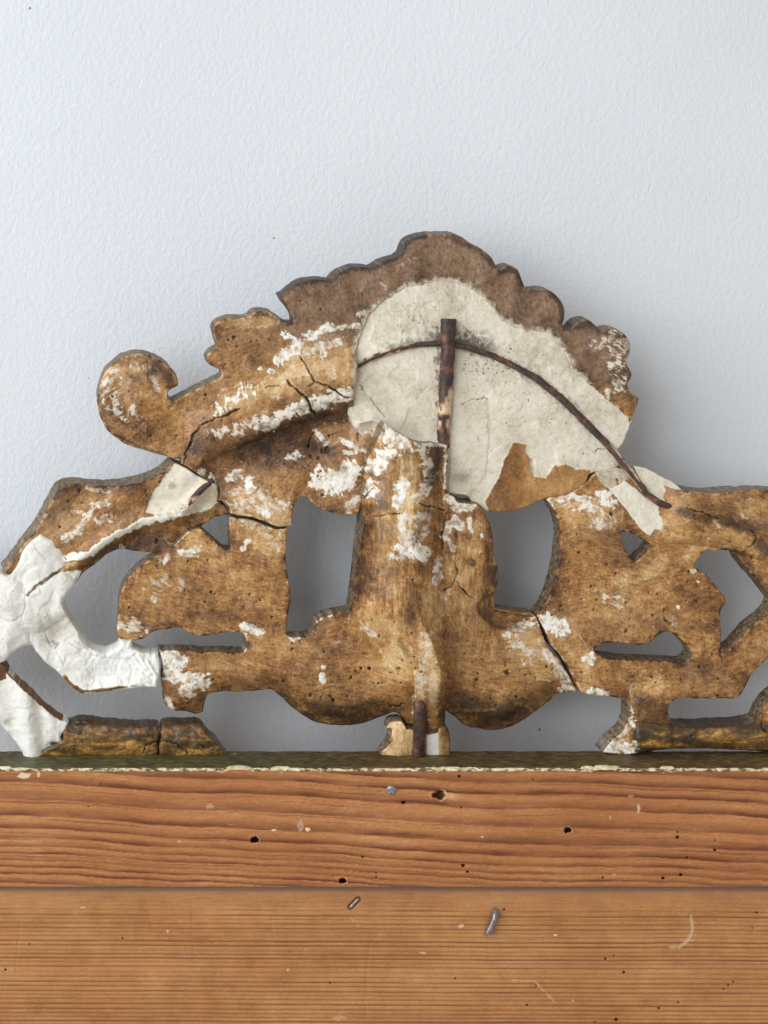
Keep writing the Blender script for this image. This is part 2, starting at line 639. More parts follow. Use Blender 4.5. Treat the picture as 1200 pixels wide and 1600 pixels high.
ges(Z5, [(610, 880), (620, 1040)], 52, .7, .9)
ges(Z5, [(700, 860), (760, 860), (720, 1010)], 46, .7, 1, .4)
ges(Z5, [(900, 1010), (930, 930), (970, 890), (1010, 940)], 34, 1, .6)
ges(Z5, [(1075, 890), (1090, 960)], 20, .9)
ges(Z5, [(1170, 990), (1172, 1010)], 14)
ges(Z5, [(0, 600), (100, 640), (190, 590), (225, 530)], 62, 1, .9)
ges(Z5, [(300, 190), (420, 260)], 40, .8, 1)
ges(Z5, [(150, 300), (340, 400)], 16, .85, 1)
ges(Z5, [(180, 400), (250, 400)], 18, .9)
ges(Z5, [(210, 800), (260, 740)], 36, .7, .6)
ges(Z5, [(700, 335), (900, 345)], 22, 1, .6)
ges(Z5, [(905, 370), (900, 660)], 12, .9, .5)
ges(Z5, [(925, 730), (985, 800), (1060, 800), (1100, 780)], 34, .95, .25)
ges(ZA, [(490, 630), (485, 740)], 20, .9, .7)
ges(ZA, [(300, 615), (350, 590), (420, 610)], 40, .85, 1, .3)
ges(ZA, [(520, 810), (540, 770)], 12, .7, 1)
ges(ZA, [(430, 1000), (440, 1100), (410, 1230)], 40, .55, 1, .4)
ges(ZA, [(540, 550), (560, 590)], 14, .7)
ges(ZA, [(1000, 920), (1050, 950)], 40, 1, .9)
ges(ZA, [(840, 960), (930, 920)], 22, .85, 1, .4)
ges(ZA, [(840, 1010), (900, 1080)], 40, .7, 1, .6)
ges(ZA, [(980, 1060), (1090, 1190)], 16, .85, .8)
ges(ZA, [(800, 980), (810, 985)], 14)
ges(ZA, [(140, 955), (190, 985)], 14, .8)
ges(ZB, [(150, 245), (230, 245), (330, 290)], 46, .85, 1, .55)
ges(ZB, [(390, 235), (420, 270)], 36, 1, .9)
ges(ZB, [(350, 300), (400, 370)], 60, .65, 1, .85)
ges(ZB, [(115, 855), (180, 880)], 42, 1, .8)
ges(ZB, [(310, 1035), (330, 1050)], 26, .95, .9)
ges(ZB, [(60, 1000), (140, 1040), (200, 1100)], 50, .5, .9, .4)
ges(ZB, [(380, 720), (470, 770)], 34, .7, 1, .8)
ges(ZB, [(720, 850), (750, 880)], 34, .6, 1, .8)
ges(ZB, [(330, 1205), (400, 1218)], 22, .9, .9)
ges(ZB, [(180, 1190), (240, 1190)], 18, .8, .9)
ges(ZB, [(200, 700), (205, 702)], 5)
ges(ZB, [(830, 605), (835, 610)], 14, .9)
ges(ZB, [(855, 660), (857, 664)], 8)
ges(ZB, [(755, 785), (758, 787)], 8)
ges(ZB, [(520, 1290), (530, 1370)], 18, .8, 1, .5)
ges(ZB, [(415, 1490), (470, 1470), (535, 1488)], 34, 1, .5)
ges(ZB, [(470, 1420), (500, 1385)], 24, .7, 1)
ges(ZB, [(940, 330), (950, 380)], 30, .5, 1, .8)
ges(Z3, [(500, 255), (440, 270), (400, 340), (370, 390), (300, 430)], 16, .85, 1)
ges(Z3, [(340, 300), (380, 300)], 10, .7)
ges(Z3, [(460, 345), (530, 330)], 22, .75, 1, .5)
ges(Z3, [(410, 190), (520, 205)], 12, .6, 1, .5)
ges(Z3, [(250, 270), (200, 350)], 18, .5, 1, .8)
ges(Z3, [(565, 458), (580, 465)], 10)
ges(Z3, [(820, 450), (880, 395)], 6, .7)
ges(Z4, [(320, 350), (385, 335)], 20, .95, 1)
ges(Z4, [(585, 330), (612, 285)], 12, 1, .6)
ges(Z4, [(682, 163), (684, 166)], 34, .9, .4)
ges(Z4, [(560, 140), (640, 120), (760, 140)], 34, .65, 1, .65)
ges(Z4, [(560, 210), (660, 240), (740, 300)], 44, .55, 1, .7)
ges(Z4, [(180, 490), (260, 480), (300, 480)], 40, .55, 1, .88)
ges(Z4, [(195, 548), (197, 552)], 14, 1, .3)
ges(Z4, [(50, 660), (110, 660), (150, 690)], 30, .75, 1, .3)
ges(Z4, [(240, 810), (260, 870), (330, 900), (410, 905)], 40, 1, .9)
ges(Z4, [(280, 800), (310, 830)], 32, 1, .9)
ges(Z4, [(255, 990), (265, 1020)], 20, .9, .6)
ges(Z4, [(330, 950), (350, 960)], 26, .7, .8)
ges(Z4, [(930, 880), (935, 905)], 13, 1, .4)
ges(Z4, [(932, 845), (940, 846)], 8)
ges(Z4, [(800, 705), (850, 690), (880, 650), (900, 610), (960, 600)], 26, 1, .4)
ges(Z4, [(590, 665), (620, 680), (665, 692)], 20, 1, .5)
ges(Z4, [(595, 700), (595, 770)], 8, .8)
ges(Z4, [(235, 380), (260, 360)], 16, .8, .8)
ges(Z2, [(1050, 460), (1070, 500), (1050, 560), (1070, 620), (1050, 670)], 44, .75, 1, .75)
ges(Z2, [(960, 495), (1000, 490)], 22, .7, 1, .7)
ges(Z2, [(1090, 480), (1105, 510)], 12, .8, 1)
ges(Z6, [(440, 480), (475, 470)], 12, .8)
ges(Z6, [(550, 320), (580, 350)], 12, .5, 1, .6)
ges(Z6, [(640, 240), (760, 190)], 16, .4, 1, .8)
ges(ZF, [(440, 80), (430, 220)], 16, .7, .8)

STA = []


def sta(z, pts, r, s=.8, rag=.8):
    STA.append((z(*pts), r * z.f, s, rag))


sta(Z5, [(850, 370), (840, 480), (800, 620)], 38, .75)
sta(Z5, [(620, 400), (630, 530)], 30, .4)
sta(Z5, [(350, 800), (480, 790), (420, 720)], 40, .55)
sta(Z5, [(350, 920), (470, 950), (400, 1100)], 60, .38)
sta(Z5, [(730, 900), (700, 1040)], 30, .5)
sta(Z5, [(750, 820), (870, 860)], 40, .4)
sta(Z5, [(60, 60), (180, 70)], 30, .7)
sta(Z5, [(20, 330), (100, 450), (160, 520)], 40, .45)
sta(ZA, [(145, 640), (160, 720), (120, 770)], 34, .7)
sta(ZA, [(225, 680), (280, 700)], 40, .4)
sta(ZA, [(380, 820), (350, 930)], 40, .35)
sta(ZA, [(310, 1010), (345, 1080)], 16, .45)
sta(ZA, [(700, 800), (690, 870), (760, 940), (860, 945)], 34, .42, .5)  # shading of the hollow lip, put into the colour here
sta(ZA, [(745, 690), (755, 740)], 22, .7)
sta(ZA, [(645, 640), (650, 660)], 14, .8)
sta(ZA, [(830, 1320), (760, 1390), (700, 1400)], 46, .6)
sta(ZA, [(600, 1350), (700, 1410)], 20, .5)
sta(ZA, [(0, 1370), (150, 1370)], 30, .5)
sta(ZB, [(770, 310), (850, 345), (910, 350)], 30, .7)
sta(ZB, [(960, 345), (1040, 380), (1110, 395)], 26, .7)
sta(ZB, [(1160, 470), (1210, 520)], 36, .75)
sta(ZB, [(870, 260), (980, 300), (1060, 300)], 60, .28)
sta(ZB, [(1070, 530), (1150, 640), (1200, 700)], 22, .5)
sta(ZB, [(140, 560), (110, 700), (70, 790)], 20, .4)
sta(ZB, [(170, 730), (200, 800)], 34, .3)
sta(ZB, [(600, 1250), (640, 1300), (600, 1390)], 46, .4)
sta(ZB, [(690, 1290), (700, 1340)], 30, .4)
sta(ZB, [(720, 1375), (900, 1380), (1190, 1375)], 16, .6)
sta(ZB, [(550, 1494), (1200, 1494)], 13, .98, .25)  # painted dark band standing in for the shaded gap above the rail
sta(Z3, [(290, 200), (330, 240), (250, 310)], 36, .5)
sta(Z3, [(540, 460), (660, 470), (740, 480)], 18, .45)
sta(Z3, [(440, 520), (520, 460)], 18, .6)
sta(Z3, [(640, 440), (735, 435)], 16, .5)
sta(Z3, [(1010, 390), (1070, 470)], 12, .8)
sta(Z4, [(930, 690), (910, 740), (960, 790), (1030, 750), (1030, 700)], 18, .38)
sta(Z4, [(900, 1050), (980, 1030)], 46, .3)
sta(Z4, [(790, 570), (780, 640)], 10, .3)
sta(Z4, [(400, 990), (425, 960)], 12, .5)
sta(Z1, [(760, 880), (900, 870), (960, 830)], 36, .3)
sta(Z1, [(970, 820), (1060, 830)], 36, .55)
sta(Z1, [(940, 960), (1030, 970)], 30, .7, 1.2)
sta(Z1, [(290, 640), (350, 660), (380, 700)], 26, .45)
sta(Z1, [(130, 640), (70, 760), (100, 870)], 8, .4)
sta(Z1, [(130, 905), (250, 962), (330, 985)], 8, .7)
# dark worn edge along the scallops
sta(Z6, [(52, 385), (110, 345), (170, 318), (230, 310), (300, 312), (345, 285), (400, 255), (460, 248), (520, 250), (560, 222), (620, 200), (655, 180), (672, 140), (705, 105), (770, 90)], 16, .85, 1.0)
sta(Z6, [(60, 400), (95, 460), (118, 520)], 10, .7)
sta(Z6, [(880, 90), (950, 120), (1010, 150), (1060, 180), (1110, 240)], 16, .6, 1)
sta(Z2, [(600, 215), (640, 200), (672, 215), (690, 260)], 14, .8)
sta(Z2, [(800, 290), (838, 330), (850, 380), (840, 410)], 16, .85)
sta(Z2, [(705, 290), (790, 285)], 8, .5)
sta(Z2, [(880, 435), (945, 410), (975, 440)], 18, .7)
sta(Z2, [(1000, 450), (1090, 470), (1105, 520)], 10, .5)
sta(Z1, [(545, 450), (553, 520)], 8, .5)
sta(Z1, [(725, 395), (800, 420), (850, 445)], 8, .6)
sta(Z1, [(515, 590), (575, 650)], 8, .6)

DARK = [(Z1, [(470, 960), (640, 960), (800, 900), (960, 840)], 62, .26), (Z1, [(700, 1000), (900, 1000), (1060, 960)], 60, .16), (Z1, [(980, 820), (1080, 850)], 40, .2),  # darker tone: part real stain, part shade of hollows and undersides put into colour
        (Z1, [(560, 1100), (760, 1060)], 40, .12), (Z4, [(60, 560), (120, 640), (300, 660)], 60, .12), (Z4, [(330, 600), (560, 640), (720, 640)], 50, .10),
        (ZA, [(140, 500), (130, 700), (120, 800)], 44, .22), (ZA, [(380, 680), (370, 900)], 40, .16), (ZA, [(460, 130), (470, 330)], 40, .26), (ZA, [(520, 1000), (560, 1200), (600, 1330)], 60, .16),
        (ZA, [(640, 1300), (800, 1360), (880, 1330)], 60, .24), (ZA, [(0, 1340), (200, 1330)], 60, .20), (ZA, [(700, 560), (750, 740)], 30, .16), (Z4, [(760, 930), (900, 1040), (1100, 1060)], 50, .18),
        (ZB, [(170, 560), (150, 720), (130, 800)], 50, .18), (ZB, [(760, 640), (900, 720), (920, 860)], 60, .12), (ZB, [(640, 1060), (900, 1080), (1060, 1160)], 60, .12), (ZB, [(840, 290), (1000, 330), (1180, 420)], 60, .2),
        (ZB, [(560, 1230), (640, 1300)], 60, .2), (Z3, [(280, 210), (420, 190), (640, 190)], 40, .16), (Z3, [(560, 440), (730, 440), (900, 350)], 40, .2), (Z1, [(150, 820), (260, 900), (360, 930)], 50, .12), (Z1, [(300, 620), (370, 690)], 36, .2)]
PALE = [(Z1, [(890, 590), (1040, 560), (1110, 640)], 80, .2), (Z1, [(800, 700), (1000, 650)], 60, .14), (Z1, [(600, 760), (800, 700)], 50, .12),
        (Z1, [(560, 430), (640, 440), (790, 430)], 26, .16), (Z4, [(560, 230), (740, 300)], 70, .2), (Z4, [(560, 130), (760, 170)], 60, .2),
        (Z5, [(640, 480), (620, 800), (600, 1000)], 70, .24), (ZA, [(180, 900), (260, 1010), (330, 1130)], 70, .16), (ZA, [(450, 800), (460, 1100), (460, 1240)], 60, .12),
        (ZA, [(465, 1180), (462, 1400)], 22, .34), (ZA, [(395, 1160), (400, 1280)], 20, .24), (ZA, [(640, 500), (600, 700)], 60, .1), (ZA, [(880, 1000), (1000, 1120)], 90, .14), (ZB, [(130, 900), (250, 1000), (260, 1160)], 80, .16),
        (ZB, [(200, 300), (420, 330)], 80, .14), (ZB, [(480, 650), (640, 600), (680, 560)], 40, .13), (ZB, [(560, 1190), (640, 1170)], 50, .14),
        (ZB, [(830, 530), (1000, 440), (1150, 480)], 50, .14), (ZB, [(1100, 300), (1200, 320)], 60, .1), (Z1, [(1000, 900), (1090, 900)], 50, .16),
        (Z4, [(290, 270), (380, 280), (430, 300)], 50, .1), (Z2, [(600, 1090), (900, 1010)], 60, .14), (Z1, [(110, 700), (180, 620)], 60, .08)]

CRK = [(Z1, [(420, 990), (445, 950), (465, 900), (490, 865), (540, 842), (590, 822), (650, 795)], 1.3), (Z1, [(760, 708), (800, 702), (828, 708)], .9),
       (Z1, [(848, 675), (870, 700), (905, 725), (935, 765), (950, 800), (970, 830)], 1.5), (Z1, [(905, 580), (935, 625), (965, 685), (1020, 700), (1060, 730), (1110, 752)], 1.4),
       (Z1, [(965, 685), (930, 715)], .7), (Z1, [(970, 850), (960, 900), (935, 955)], .8), (Z5, [(330, 855), (480, 858)], .9), (Z5, [(490, 840), (600, 845)], 1.0),
       (Z5, [(720, 770), (790, 790), (850, 805), (895, 825)], 1.7), (Z5, [(280, 200), (275, 320)], .7), (Z5, [(910, 840), (885, 980), (885, 1110)], .8), (ZA, [(560, 640), (580, 690), (545, 760), (505, 775)], .7),
       (ZA, [(580, 740), (610, 790), (655, 818)], .7), (ZA, [(265, 1310), (300, 1312), (330, 1300)], .9), (ZF, [(245, 168), (310, 165), (340, 143)], .9),
       (ZB, [(690, 790), (688, 850), (720, 870)], .7), (ZB, [(965, 990), (970, 1060)], .8), (ZB, [(1115, 405), (1140, 440), (1130, 480), (1085, 508)], 1.0),
       (ZB, [(800, 300), (880, 320), (960, 350)], .8), (Z4, [(1155, 60), (1110, 110)], .6), (Z3b, [(665, 535), (680, 500), (720, 478), (770, 475), (830, 490), (885, 535)], 1.2),
       (Z3b, [(930, 490), (960, 505), (990, 500)], .9), (Z3, [(310, 525), (270, 470)], 1.0), (ZB, [(1160, 1345), (1180, 1390), (1200, 1420)], 1.2), (Z3, [(860, 95), (870, 40)], .8)]

# worm holes: counted ones plus scattered clusters
_pr = random.Random(11)
PITS = [(p, r) for z, l in ((Z4, [(210, 402, 7), (216, 412, 6), (345, 382, 6), (430, 377, 6), (445, 515, 5), (462, 525, 5), (488, 528, 4), (420, 560, 6), (615, 527, 7), (662, 552, 6), (633, 566, 4), (590, 578, 5), (710, 624, 8), (530, 635, 5), (800, 740, 6), (800, 765, 7), (792, 832, 5), (762, 905, 8), (880, 967, 11), (965, 970, 8), (978, 990, 8), (1075, 862, 6), (1100, 848, 7), (1137, 850, 7), (1060, 890, 5), (1160, 915, 4), (1178, 915, 4), (940, 775, 6), (930, 92, 5), (90, 585, 7), (455, 900, 6)]),
                            (Z1, [(628, 500, 9), (605, 510, 6), (700, 516, 6), (725, 512, 5), (640, 540, 5), (510, 740, 7), (345, 870, 6), (280, 908, 7), (390, 908, 6), (577, 845, 6), (1015, 970, 14), (995, 970, 9), (950, 997, 10), (980, 1000, 7), (935, 955, 7), (1025, 910, 7), (1040, 905, 6), (1000, 1155, 6), (840, 1025, 5), (905, 972, 5)]),
                            (ZA, [(805, 1157, 16), (665, 1190, 12), (610, 1070, 6), (800, 1110, 5), (850, 1270, 9), (690, 970, 5), (320, 1100, 6), (300, 1140, 6), (215, 990, 7), (370, 975, 8), (130, 1137, 7), (170, 1138, 8), (85, 1178, 8), (0, 1285, 9), (190, 1208, 6), (212, 1208, 6), (230, 1207, 5), (650, 1280, 7), (940, 1180, 5), (990, 1130, 6), (1015, 1120, 5), (730, 1280, 8), (755, 1310, 7)]),
                            (ZB, [(270, 515, 9), (425, 325, 10), (258, 427, 6), (232, 412, 5), (405, 575, 6), (425, 590, 5), (450, 620, 7), (325, 685, 9), (355, 750, 7), (630, 825, 9), (612, 713, 6), (655, 720, 6), (498, 903, 9), (810, 610, 9), (845, 795, 6), (850, 757, 7), (922, 942, 6), (925, 1018, 8), (940, 995, 7), (860, 1080, 9), (830, 1185, 6), (625, 1130, 8), (110, 1078, 7), (135, 1095, 6), (950, 1222, 8), (1000, 1180, 5), (800, 1432, 6), (825, 1422, 6), (525, 1110, 5), (280, 1105, 7), (955, 1140, 6), (1120, 540, 8)]),
                            (Z3, [(320, 250, 8), (375, 200, 8), (385, 258, 6), (282, 370, 7), (510, 300, 5), (440, 270, 5), (685, 200, 6), (750, 158, 6), (735, 437, 11)]))
        for p, r in [(z((x, y))[0], rr * z.f * .85) for x, y, rr in l]]
for (cx, cy, sx, sy, n) in ((510, 1080, 90, 40, 46), (760, 1060, 70, 50, 44), (880, 930, 40, 30, 26), (1000, 960, 110, 90, 40), (320, 930, 110, 50, 26), (480, 720, 60, 40, 16), (390, 660, 120, 50, 18), (470, 480, 120, 50, 14), (900, 560, 70, 60, 10), (1130, 830, 60, 40, 16), (640, 1040, 40, 40, 22), (1000, 1070, 120, 26, 18), (230, 640, 60, 50, 10), (640, 880, 60, 60, 14)):
    for _ in range(int(n * .95)):
        PITS.append(((_pr.gauss(cx, sx * .6), _pr.gauss(cy, sy * .6)), _pr.choice((.6, .7, .8, 1.0, 1.2, 1.7))))


def column_h(u, v):
    vs = [660, 690, 760, 800, 900, 960, 1010, 1050, 1100, 1140, 1190]
    I = lambda a: np.interp(v, vs, a)
    xl = I([575, 570, 566, 565, 556, 548, 540, 530, 540, 560, 600])
    xr = I([694, 694, 694, 694, 697, 702, 730, 780, 780, 760, 720])
    xa = I([612, 612, 610, 610, 614, 622, 640, 648, 650, 650, 650])   # start of the crown of the ridge
    xb = I([640, 640, 642, 644, 648, 654, 678, 689, 688, 688, 688])   # its end
    H = I([54, 54, 58, 64, 74, 84, 90, 78, 46, 20, 4])
    cove = sstep(930, 1020, v)
    tl = np.clip((xa - u) / np.maximum(xa - xl, 1), 0, 1)
    tr = np.clip((u - xb) / np.maximum(xr - xb, 1), 0, 1)
    rl = np.sqrt(np.clip(1 - tl * tl, 0, 1))
    rr = np.cos(tr * np.pi / 2)**.8
    cl = np.exp(-np.clip(xa - u, 0, None) / I([26, 26, 26, 26, 26, 30, 32, 24, 17, 14, 12]))
    cr = np.exp(-np.clip(u - xb, 0, None) / 15.0)
    left = rl * (1 - cove) + cl * cove
    right = rr * (1 - cove) + cr * cove
    f = np.where(u < xa, left, np.where(u > xb, right, 1.0))
    crown = 1 + .10 * np.cos(np.clip((u - (xa + xb) / 2) / np.maximum(xb - xa, 1), -.5, .5) * np.pi) - .05
    x = np.clip((u - (xa + xb) / 2) / np.maximum(xb - xa, 1), -1.6, 1.6)
    plank = 15 * sstep(776, 752, u) * (u > 660) * sstep(1030, 940, v)
    return np.maximum(H * f * (1 - .05 * (1 - cove) * x * x), plank)


def wear(u, v):
    """masks shared by every wooden fragment"""
    n = len(u)
    g = np.zeros(n)
    st = np.zeros(n)
    hh = np.zeros(n)
    for i, (pts, r, s, rag, speck) in enumerate(GES):
        m = box_sel(u, v, pts, r * 2.6 + 3)
        if not m.any():
            continue
        uu, vv = u[m], v[m]
        d = dist_line(uu, vv, pts)
        d = dist_line(uu + r * .8 * fbm(uu, vv, r * 1.1 + 3, i + 500, 3, .6), vv + r * .8 * fbm(uu, vv, r * 1.1 + 3, i + 600, 3, .6), pts)
        e = (r * 1.05 - d) / r
        n1 = fbm(uu, vv, max(6, r * .9), i, 3, .6)
        n2 = fbm(uu, vv, 11, i + 200, 4, .62)
        an = .5 + 1.1 * math.sin(i * 1.7)
        ca, sa = math.cos(an), math.sin(an)
        n3 = fbm((uu * ca + vv * sa) / 5, -uu * sa + vv * ca, 3.8, i + 400, 3, .7)
        q = rag * (.85 * n1 + .55 * n2 + .42 * n3)
        val = (.42 + .52 * sstep(-.4, .35, n2 + .5 * n3 + .3 * n1)) * sstep(-.05, .16, np.minimum(e, .5) + q - .05 - .45 * speck + .35 * speck * n3) * s
        halo = .6 * s * sstep(-1.15, .5, e + .5 * n1) * sstep(.0, .3, n3 + .6 * n2)
        g[m] = np.maximum(g[m], np.maximum(val, halo))
    for i, (pts, r, s, rag) in enumerate(STA):
        m = box_sel(u, v, pts, r * 2.8 + 3)
        if not m.any():
            continue
        uu, vv = u[m], v[m]
        d = dist_line(uu, vv, pts)
        rr = r * (1 + rag * 1.3 * fbm(uu, vv, max(5, r * 1.2), i + 300, 4, .65))
        st[m] = np.maximum(st[m], s * sstep(-.35 * r, .75 * r, rr - d))
    # loss of the wash over the gesso stands proud of the wood
    hh += .8 * sstep(.2, .9, g)
    for i, (z, pts, wd) in enumerate(CRK):
        p = z(*pts)
        m = box_sel(u, v, p, 8)
        if not m.any():
            continue
        uu = u[m] + 4.5 * fbm(u[m], v[m], 15, 31, 4, .6)
        vv = v[m] + 4.5 * fbm(u[m], v[m], 15, 41, 4, .6)
        d = dist_line(uu, vv, p)
        wd2 = wd * .62 * (1 + .9 * fbm(u[m], v[m], 18, 35, 2))
        ends = np.minimum(np.hypot(u[m] - p[0][0], v[m] - p[0][1]), np.hypot(u[m] - p[-1][0], v[m] - p[-1][1]))
        wd2 = wd2 * (.45 + .6 * sstep(0, 16, ends))
        k = (1 - sstep(wd2 * .5, wd2 * 1.5 + .5, d)) * sstep(-.75, -.3, fbm(u[m], v[m], 26, 36, 2))
        lift = np.exp(-((d - wd2 * 1.6 - 2.2) / 1.6)**2) * sstep(-.3, .2, fbm(u[m], v[m], 14, 37, 2))
        lift *= (wd > 1.25)
        hh[m] += 1.4 * lift - 5 * k
        g[m] = np.maximum(g[m], .34 * lift)
        st[m] = np.maximum(st[m], .92 * k)
        g[m] *= 1 - k
    for q_, ((px, py), r) in enumerate(PITS):
        m = (np.abs(u - px) < 2 * r + 3) & (np.abs(v - py) < 2 * r + 3)
        if not m.any():
            continue
        an = q_ * 2.4
        ca, sa, el = math.cos(an), math.sin(an), .75 + .6 * ((q_ * .618) % 1)
        pu, pv_ = u[m] - px, v[m] - py
        d = np.hypot((pu * ca + pv_ * sa) * el, (pv_ * ca - pu * sa) / el) + .9 * r * fbm(u[m], v[m], 4.5, 19, 2)
        k = 1 - sstep(r * .45, r + .8, d)
        hh[m] -= min(3.5, 1.3 * r) * k
        st[m] = np.maximum(st[m], k * (.95 if r > 1.4 else .6 + .35 * ((q_ * .37) % 1)))
        g[m] *= 1 - k
    return g, st, hh


def wood_field(kind):
    def f(u, v, d):
        g, st, hh = wear(u, v)
        h = hh + 5 * fbm(u, v, 80, 1, 3) + 1.0 * fbm(u, v, 11, 2, 3)
        # brush strokes of the umber wash, swirling
        def streak(an, seed, wdt=2.8, ln=6.0):
            p, q = u * math.cos(an) + v * math.sin(an), -u * math.sin(an) + v * math.cos(an)
            return fbm(p / ln, q, wdt, seed, 3, .62)
        a1, a2 = dict(leaf=(-.45, -.75), panel=(-.12, .28), right=(.2, -.32), arm=(-.5, -.7), strip=(0, .06), foot=(1.5, 1.3)).get(kind, (0, .3))
        wst = sstep(-.25, .25, fbm(u, v, 110, 5, 2))
        strk = streak(a1, 8) * wst + streak(a2, 48) * (1 - wst)
        strk2 = streak(a1 + .1, 28, 7, 9) * wst + streak(a2 - .1, 68, 7, 9) * (1 - wst)
        if kind == 'panel':
            col = sstep(548, 566, u) * sstep(790, 772, u) * sstep(1060, 960, v)
            strk = strk * (1 - col) + streak(1.5708, 88) * col
            strk2 = strk2 * (1 - col) + streak(1.55, 98, 7, 9) * 2.2 * col
        if kind == 'leaf':
            up_ = sstep(560, 480, v) * sstep(380, 440, u)
            strk = strk * (1 - up_) + streak(1.45, 108, 3.0, 3.0) * up_
            strk2 = strk2 * (1 - .7 * up_)
        tone = .46 + .25 * fbm(u, v, 85, 3, 3) + .27 * fbm(u, v, 20, 4, 4, .66) + .26 * strk + .10 * strk2
        tone = tone - .20 * (1 - sstep(2, 16, d)) * sstep(-.25, .35, fbm(u, v, 34, 44, 3))
        speck = fbm(u, v, 4.0, 9, 2)
        tone = tone + .2 * sstep(.36, .5, speck) - .16 * sstep(.38, .5, -speck)
        blot = fbm(u, v, 26, 14, 4, .6)
        st = np.maximum(st, .42 * sstep(.22, .5, blot))
        for z, pts, r, s in DARK:
            p = z(*pts)
            m = box_sel(u, v, p, r * z.f * 2.2)
            dd = dist_line(u[m], v[m], p) + r * z.f * .8 * fbm(u[m], v[m], r * z.f, 15, 4, .6)
            tone[m] -= .8 * s * sstep(1.5 * r * z.f, .2 * r * z.f, dd)
        for z, pts, r, s in PALE:
            p = z(*pts)
            m = box_sel(u, v, p, r * z.f * 2)
            dd = dist_line(u[m], v[m], p)
            R_ = r * z.f
            e = R_ * .85 - dd + R_ * .55 * fbm(u[m], v[m], R_ * .8 + 4, 12, 5, .62)
            tone[m] += s * (.55 * sstep(-R_ * .5, R_ * .5, e) + .65 * sstep(-1, 1, e))
            ln = np.exp(-(e / 1.3)**2) * sstep(-.1, .25, fbm(u[m], v[m], 11, 16, 3))
            g[m] = np.maximum(g[m], .6 * ln)
        grey = np.clip((.2 if kind == 'leaf' else .0) + .7 * fbm(u, v, 80, 17, 3), 0, .4)
        ew = fbm(u, v, 13, 18, 3, .6)
        tone = tone + (1 - sstep(.5, 4.5, d)) * np.where(ew > 0, .5, 1.0) * ew * 1.1
        gilt = np.zeros_like(u)
        if kind == 'leaf':
            # ridge of the scroll with a hollow below it
            vr = np.interp(u, [150, 300, 360, 420, 480, 520, 552, 600], [790, 718, 690, 664, 642, 630, 620, 610])
            s = v - vr
            x = sstep(285, 330, u) * (1 - sstep(545, 575, u))
            roll = np.sqrt(np.clip(1 - ((s + 30) / 46)**2, 0, 1))
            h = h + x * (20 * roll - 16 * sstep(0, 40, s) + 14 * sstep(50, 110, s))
            tone = tone - .10 * x * sstep(0, 14, s) * (1 - sstep(40, 90, s))  # hollow under the roll darker: part stain, part shade in the colour
            # volute
            rv = np.hypot(u - 213, v - 628)
            h = h + 9 * np.exp(-(rv / 46)**2) + 5 * np.exp(-((rv - 50) / 10)**2) * (u < 230) - 5 * np.exp(-(dist_line(u, v, Z1((290, 650), (300, 700), (330, 745))) / 6)**2)
            # scalloped band is greyer and flutes fan out from the middle
            th = np.arctan2(v - 720, u - 720)
            fe = dist_line(u, v, fill_upper)
            g = np.maximum(g, .62 * sstep(13, 0, fe + 11 * fbm(u, v, 12, 45, 4, .65)) * (v < 600))
            band = sstep(.0, .35, (560 - v) / 120 + np.clip((u - 760) / 300, 0, 1) * .9)
            grey = np.maximum(grey, np.clip(band * 1.2, 0, 1) * sstep(390, 470, u))
            h = h + 1.2 * band * np.sin(th * 34) * sstep(2, 12, d)
            tone = tone - .05 * grey
            tone = tone + .22 * (1 - sstep(0, 5, d)) * (fbm(u, v, 12, 77, 3) > -.1)
        elif kind == 'panel':
            c = column_h(u, v)
            top = sstep(690, 700, v)
            lobe = 8 * np.exp(-((u - 490) / 70)**2 - ((v - 1050) / 50)**2) + 8 * np.exp(-((u - 780) / 66)**2 - ((v - 1050) / 50)**2) - 13 * (1 - sstep(0, 42, d))**2 * sstep(1020, 1080, v)
            near = np.where(v < 1000, (u > 545) & (u < 790), True)
            h = h + np.where(near, c, 0) + lobe
            pit = np.exp(-(((u - 515) / 17)**2 + ((v - 1000) / 13)**2))
            h = h - 4 * pit
            # hollow lip under the right hole
            dl = dist_line(u, v, ZA((690, 800), (680, 870), (730, 930), (820, 958), (930, 905)))
            lip = sstep(-1, 5, in_poly(u, v, ZA((664, 845), (676, 890), (720, 935), (770, 958), (820, 964), (880, 942), (935, 895), (870, 884), (800, 872), (750, 862), (742, 790), (700, 800))))
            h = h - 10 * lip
            tone = tone - .10 * lip  # lip toned darker, the hollow's shading painted in
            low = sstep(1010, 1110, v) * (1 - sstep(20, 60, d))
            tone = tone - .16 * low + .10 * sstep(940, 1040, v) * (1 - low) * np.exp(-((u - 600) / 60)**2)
            cs = (np.abs(u - 640) < 70) & (v < 960)
            tone = tone + cs * (.18 * fbm(u / 1.0, v / 3.5, 9, 61, 3, .7) + .10 * fbm(u, v / 4, 20, 62, 3))
            st = np.maximum(st, (1 - sstep(0, 5, d)) * sstep(1060, 1110, v) * .6)
            gilt = low * .35
        elif kind == 'right':
            ca = np.interp(u, [1040, 1073, 1137, 1200, 1300], [800, 800, 808, 830, 870])
            arm = np.sqrt(np.clip(1 - ((v - ca) / 50)**2, 0, 1)) * sstep(1020, 1090, u) * (v < ca + 50)
            h = h + 26 * arm
            cb = 1149 + 2 * np.sin(u / 40)
            bar = np.sqrt(np.clip(1 - ((v - cb) / 21)**2, 0, 1)) * sstep(975, 1000, u)
            h = h + 14 * bar * (v > 1120)
            post = np.sqrt(np.clip(1 - ((u - 1017) / 34)**2, 0, 1)) * sstep(1065, 1100, v)
            h = h + 7 * post
            gilt = np.clip(bar * (v > 1124) * 1.0 + .45 * post * sstep(1090, 1125, v), 0, 1)
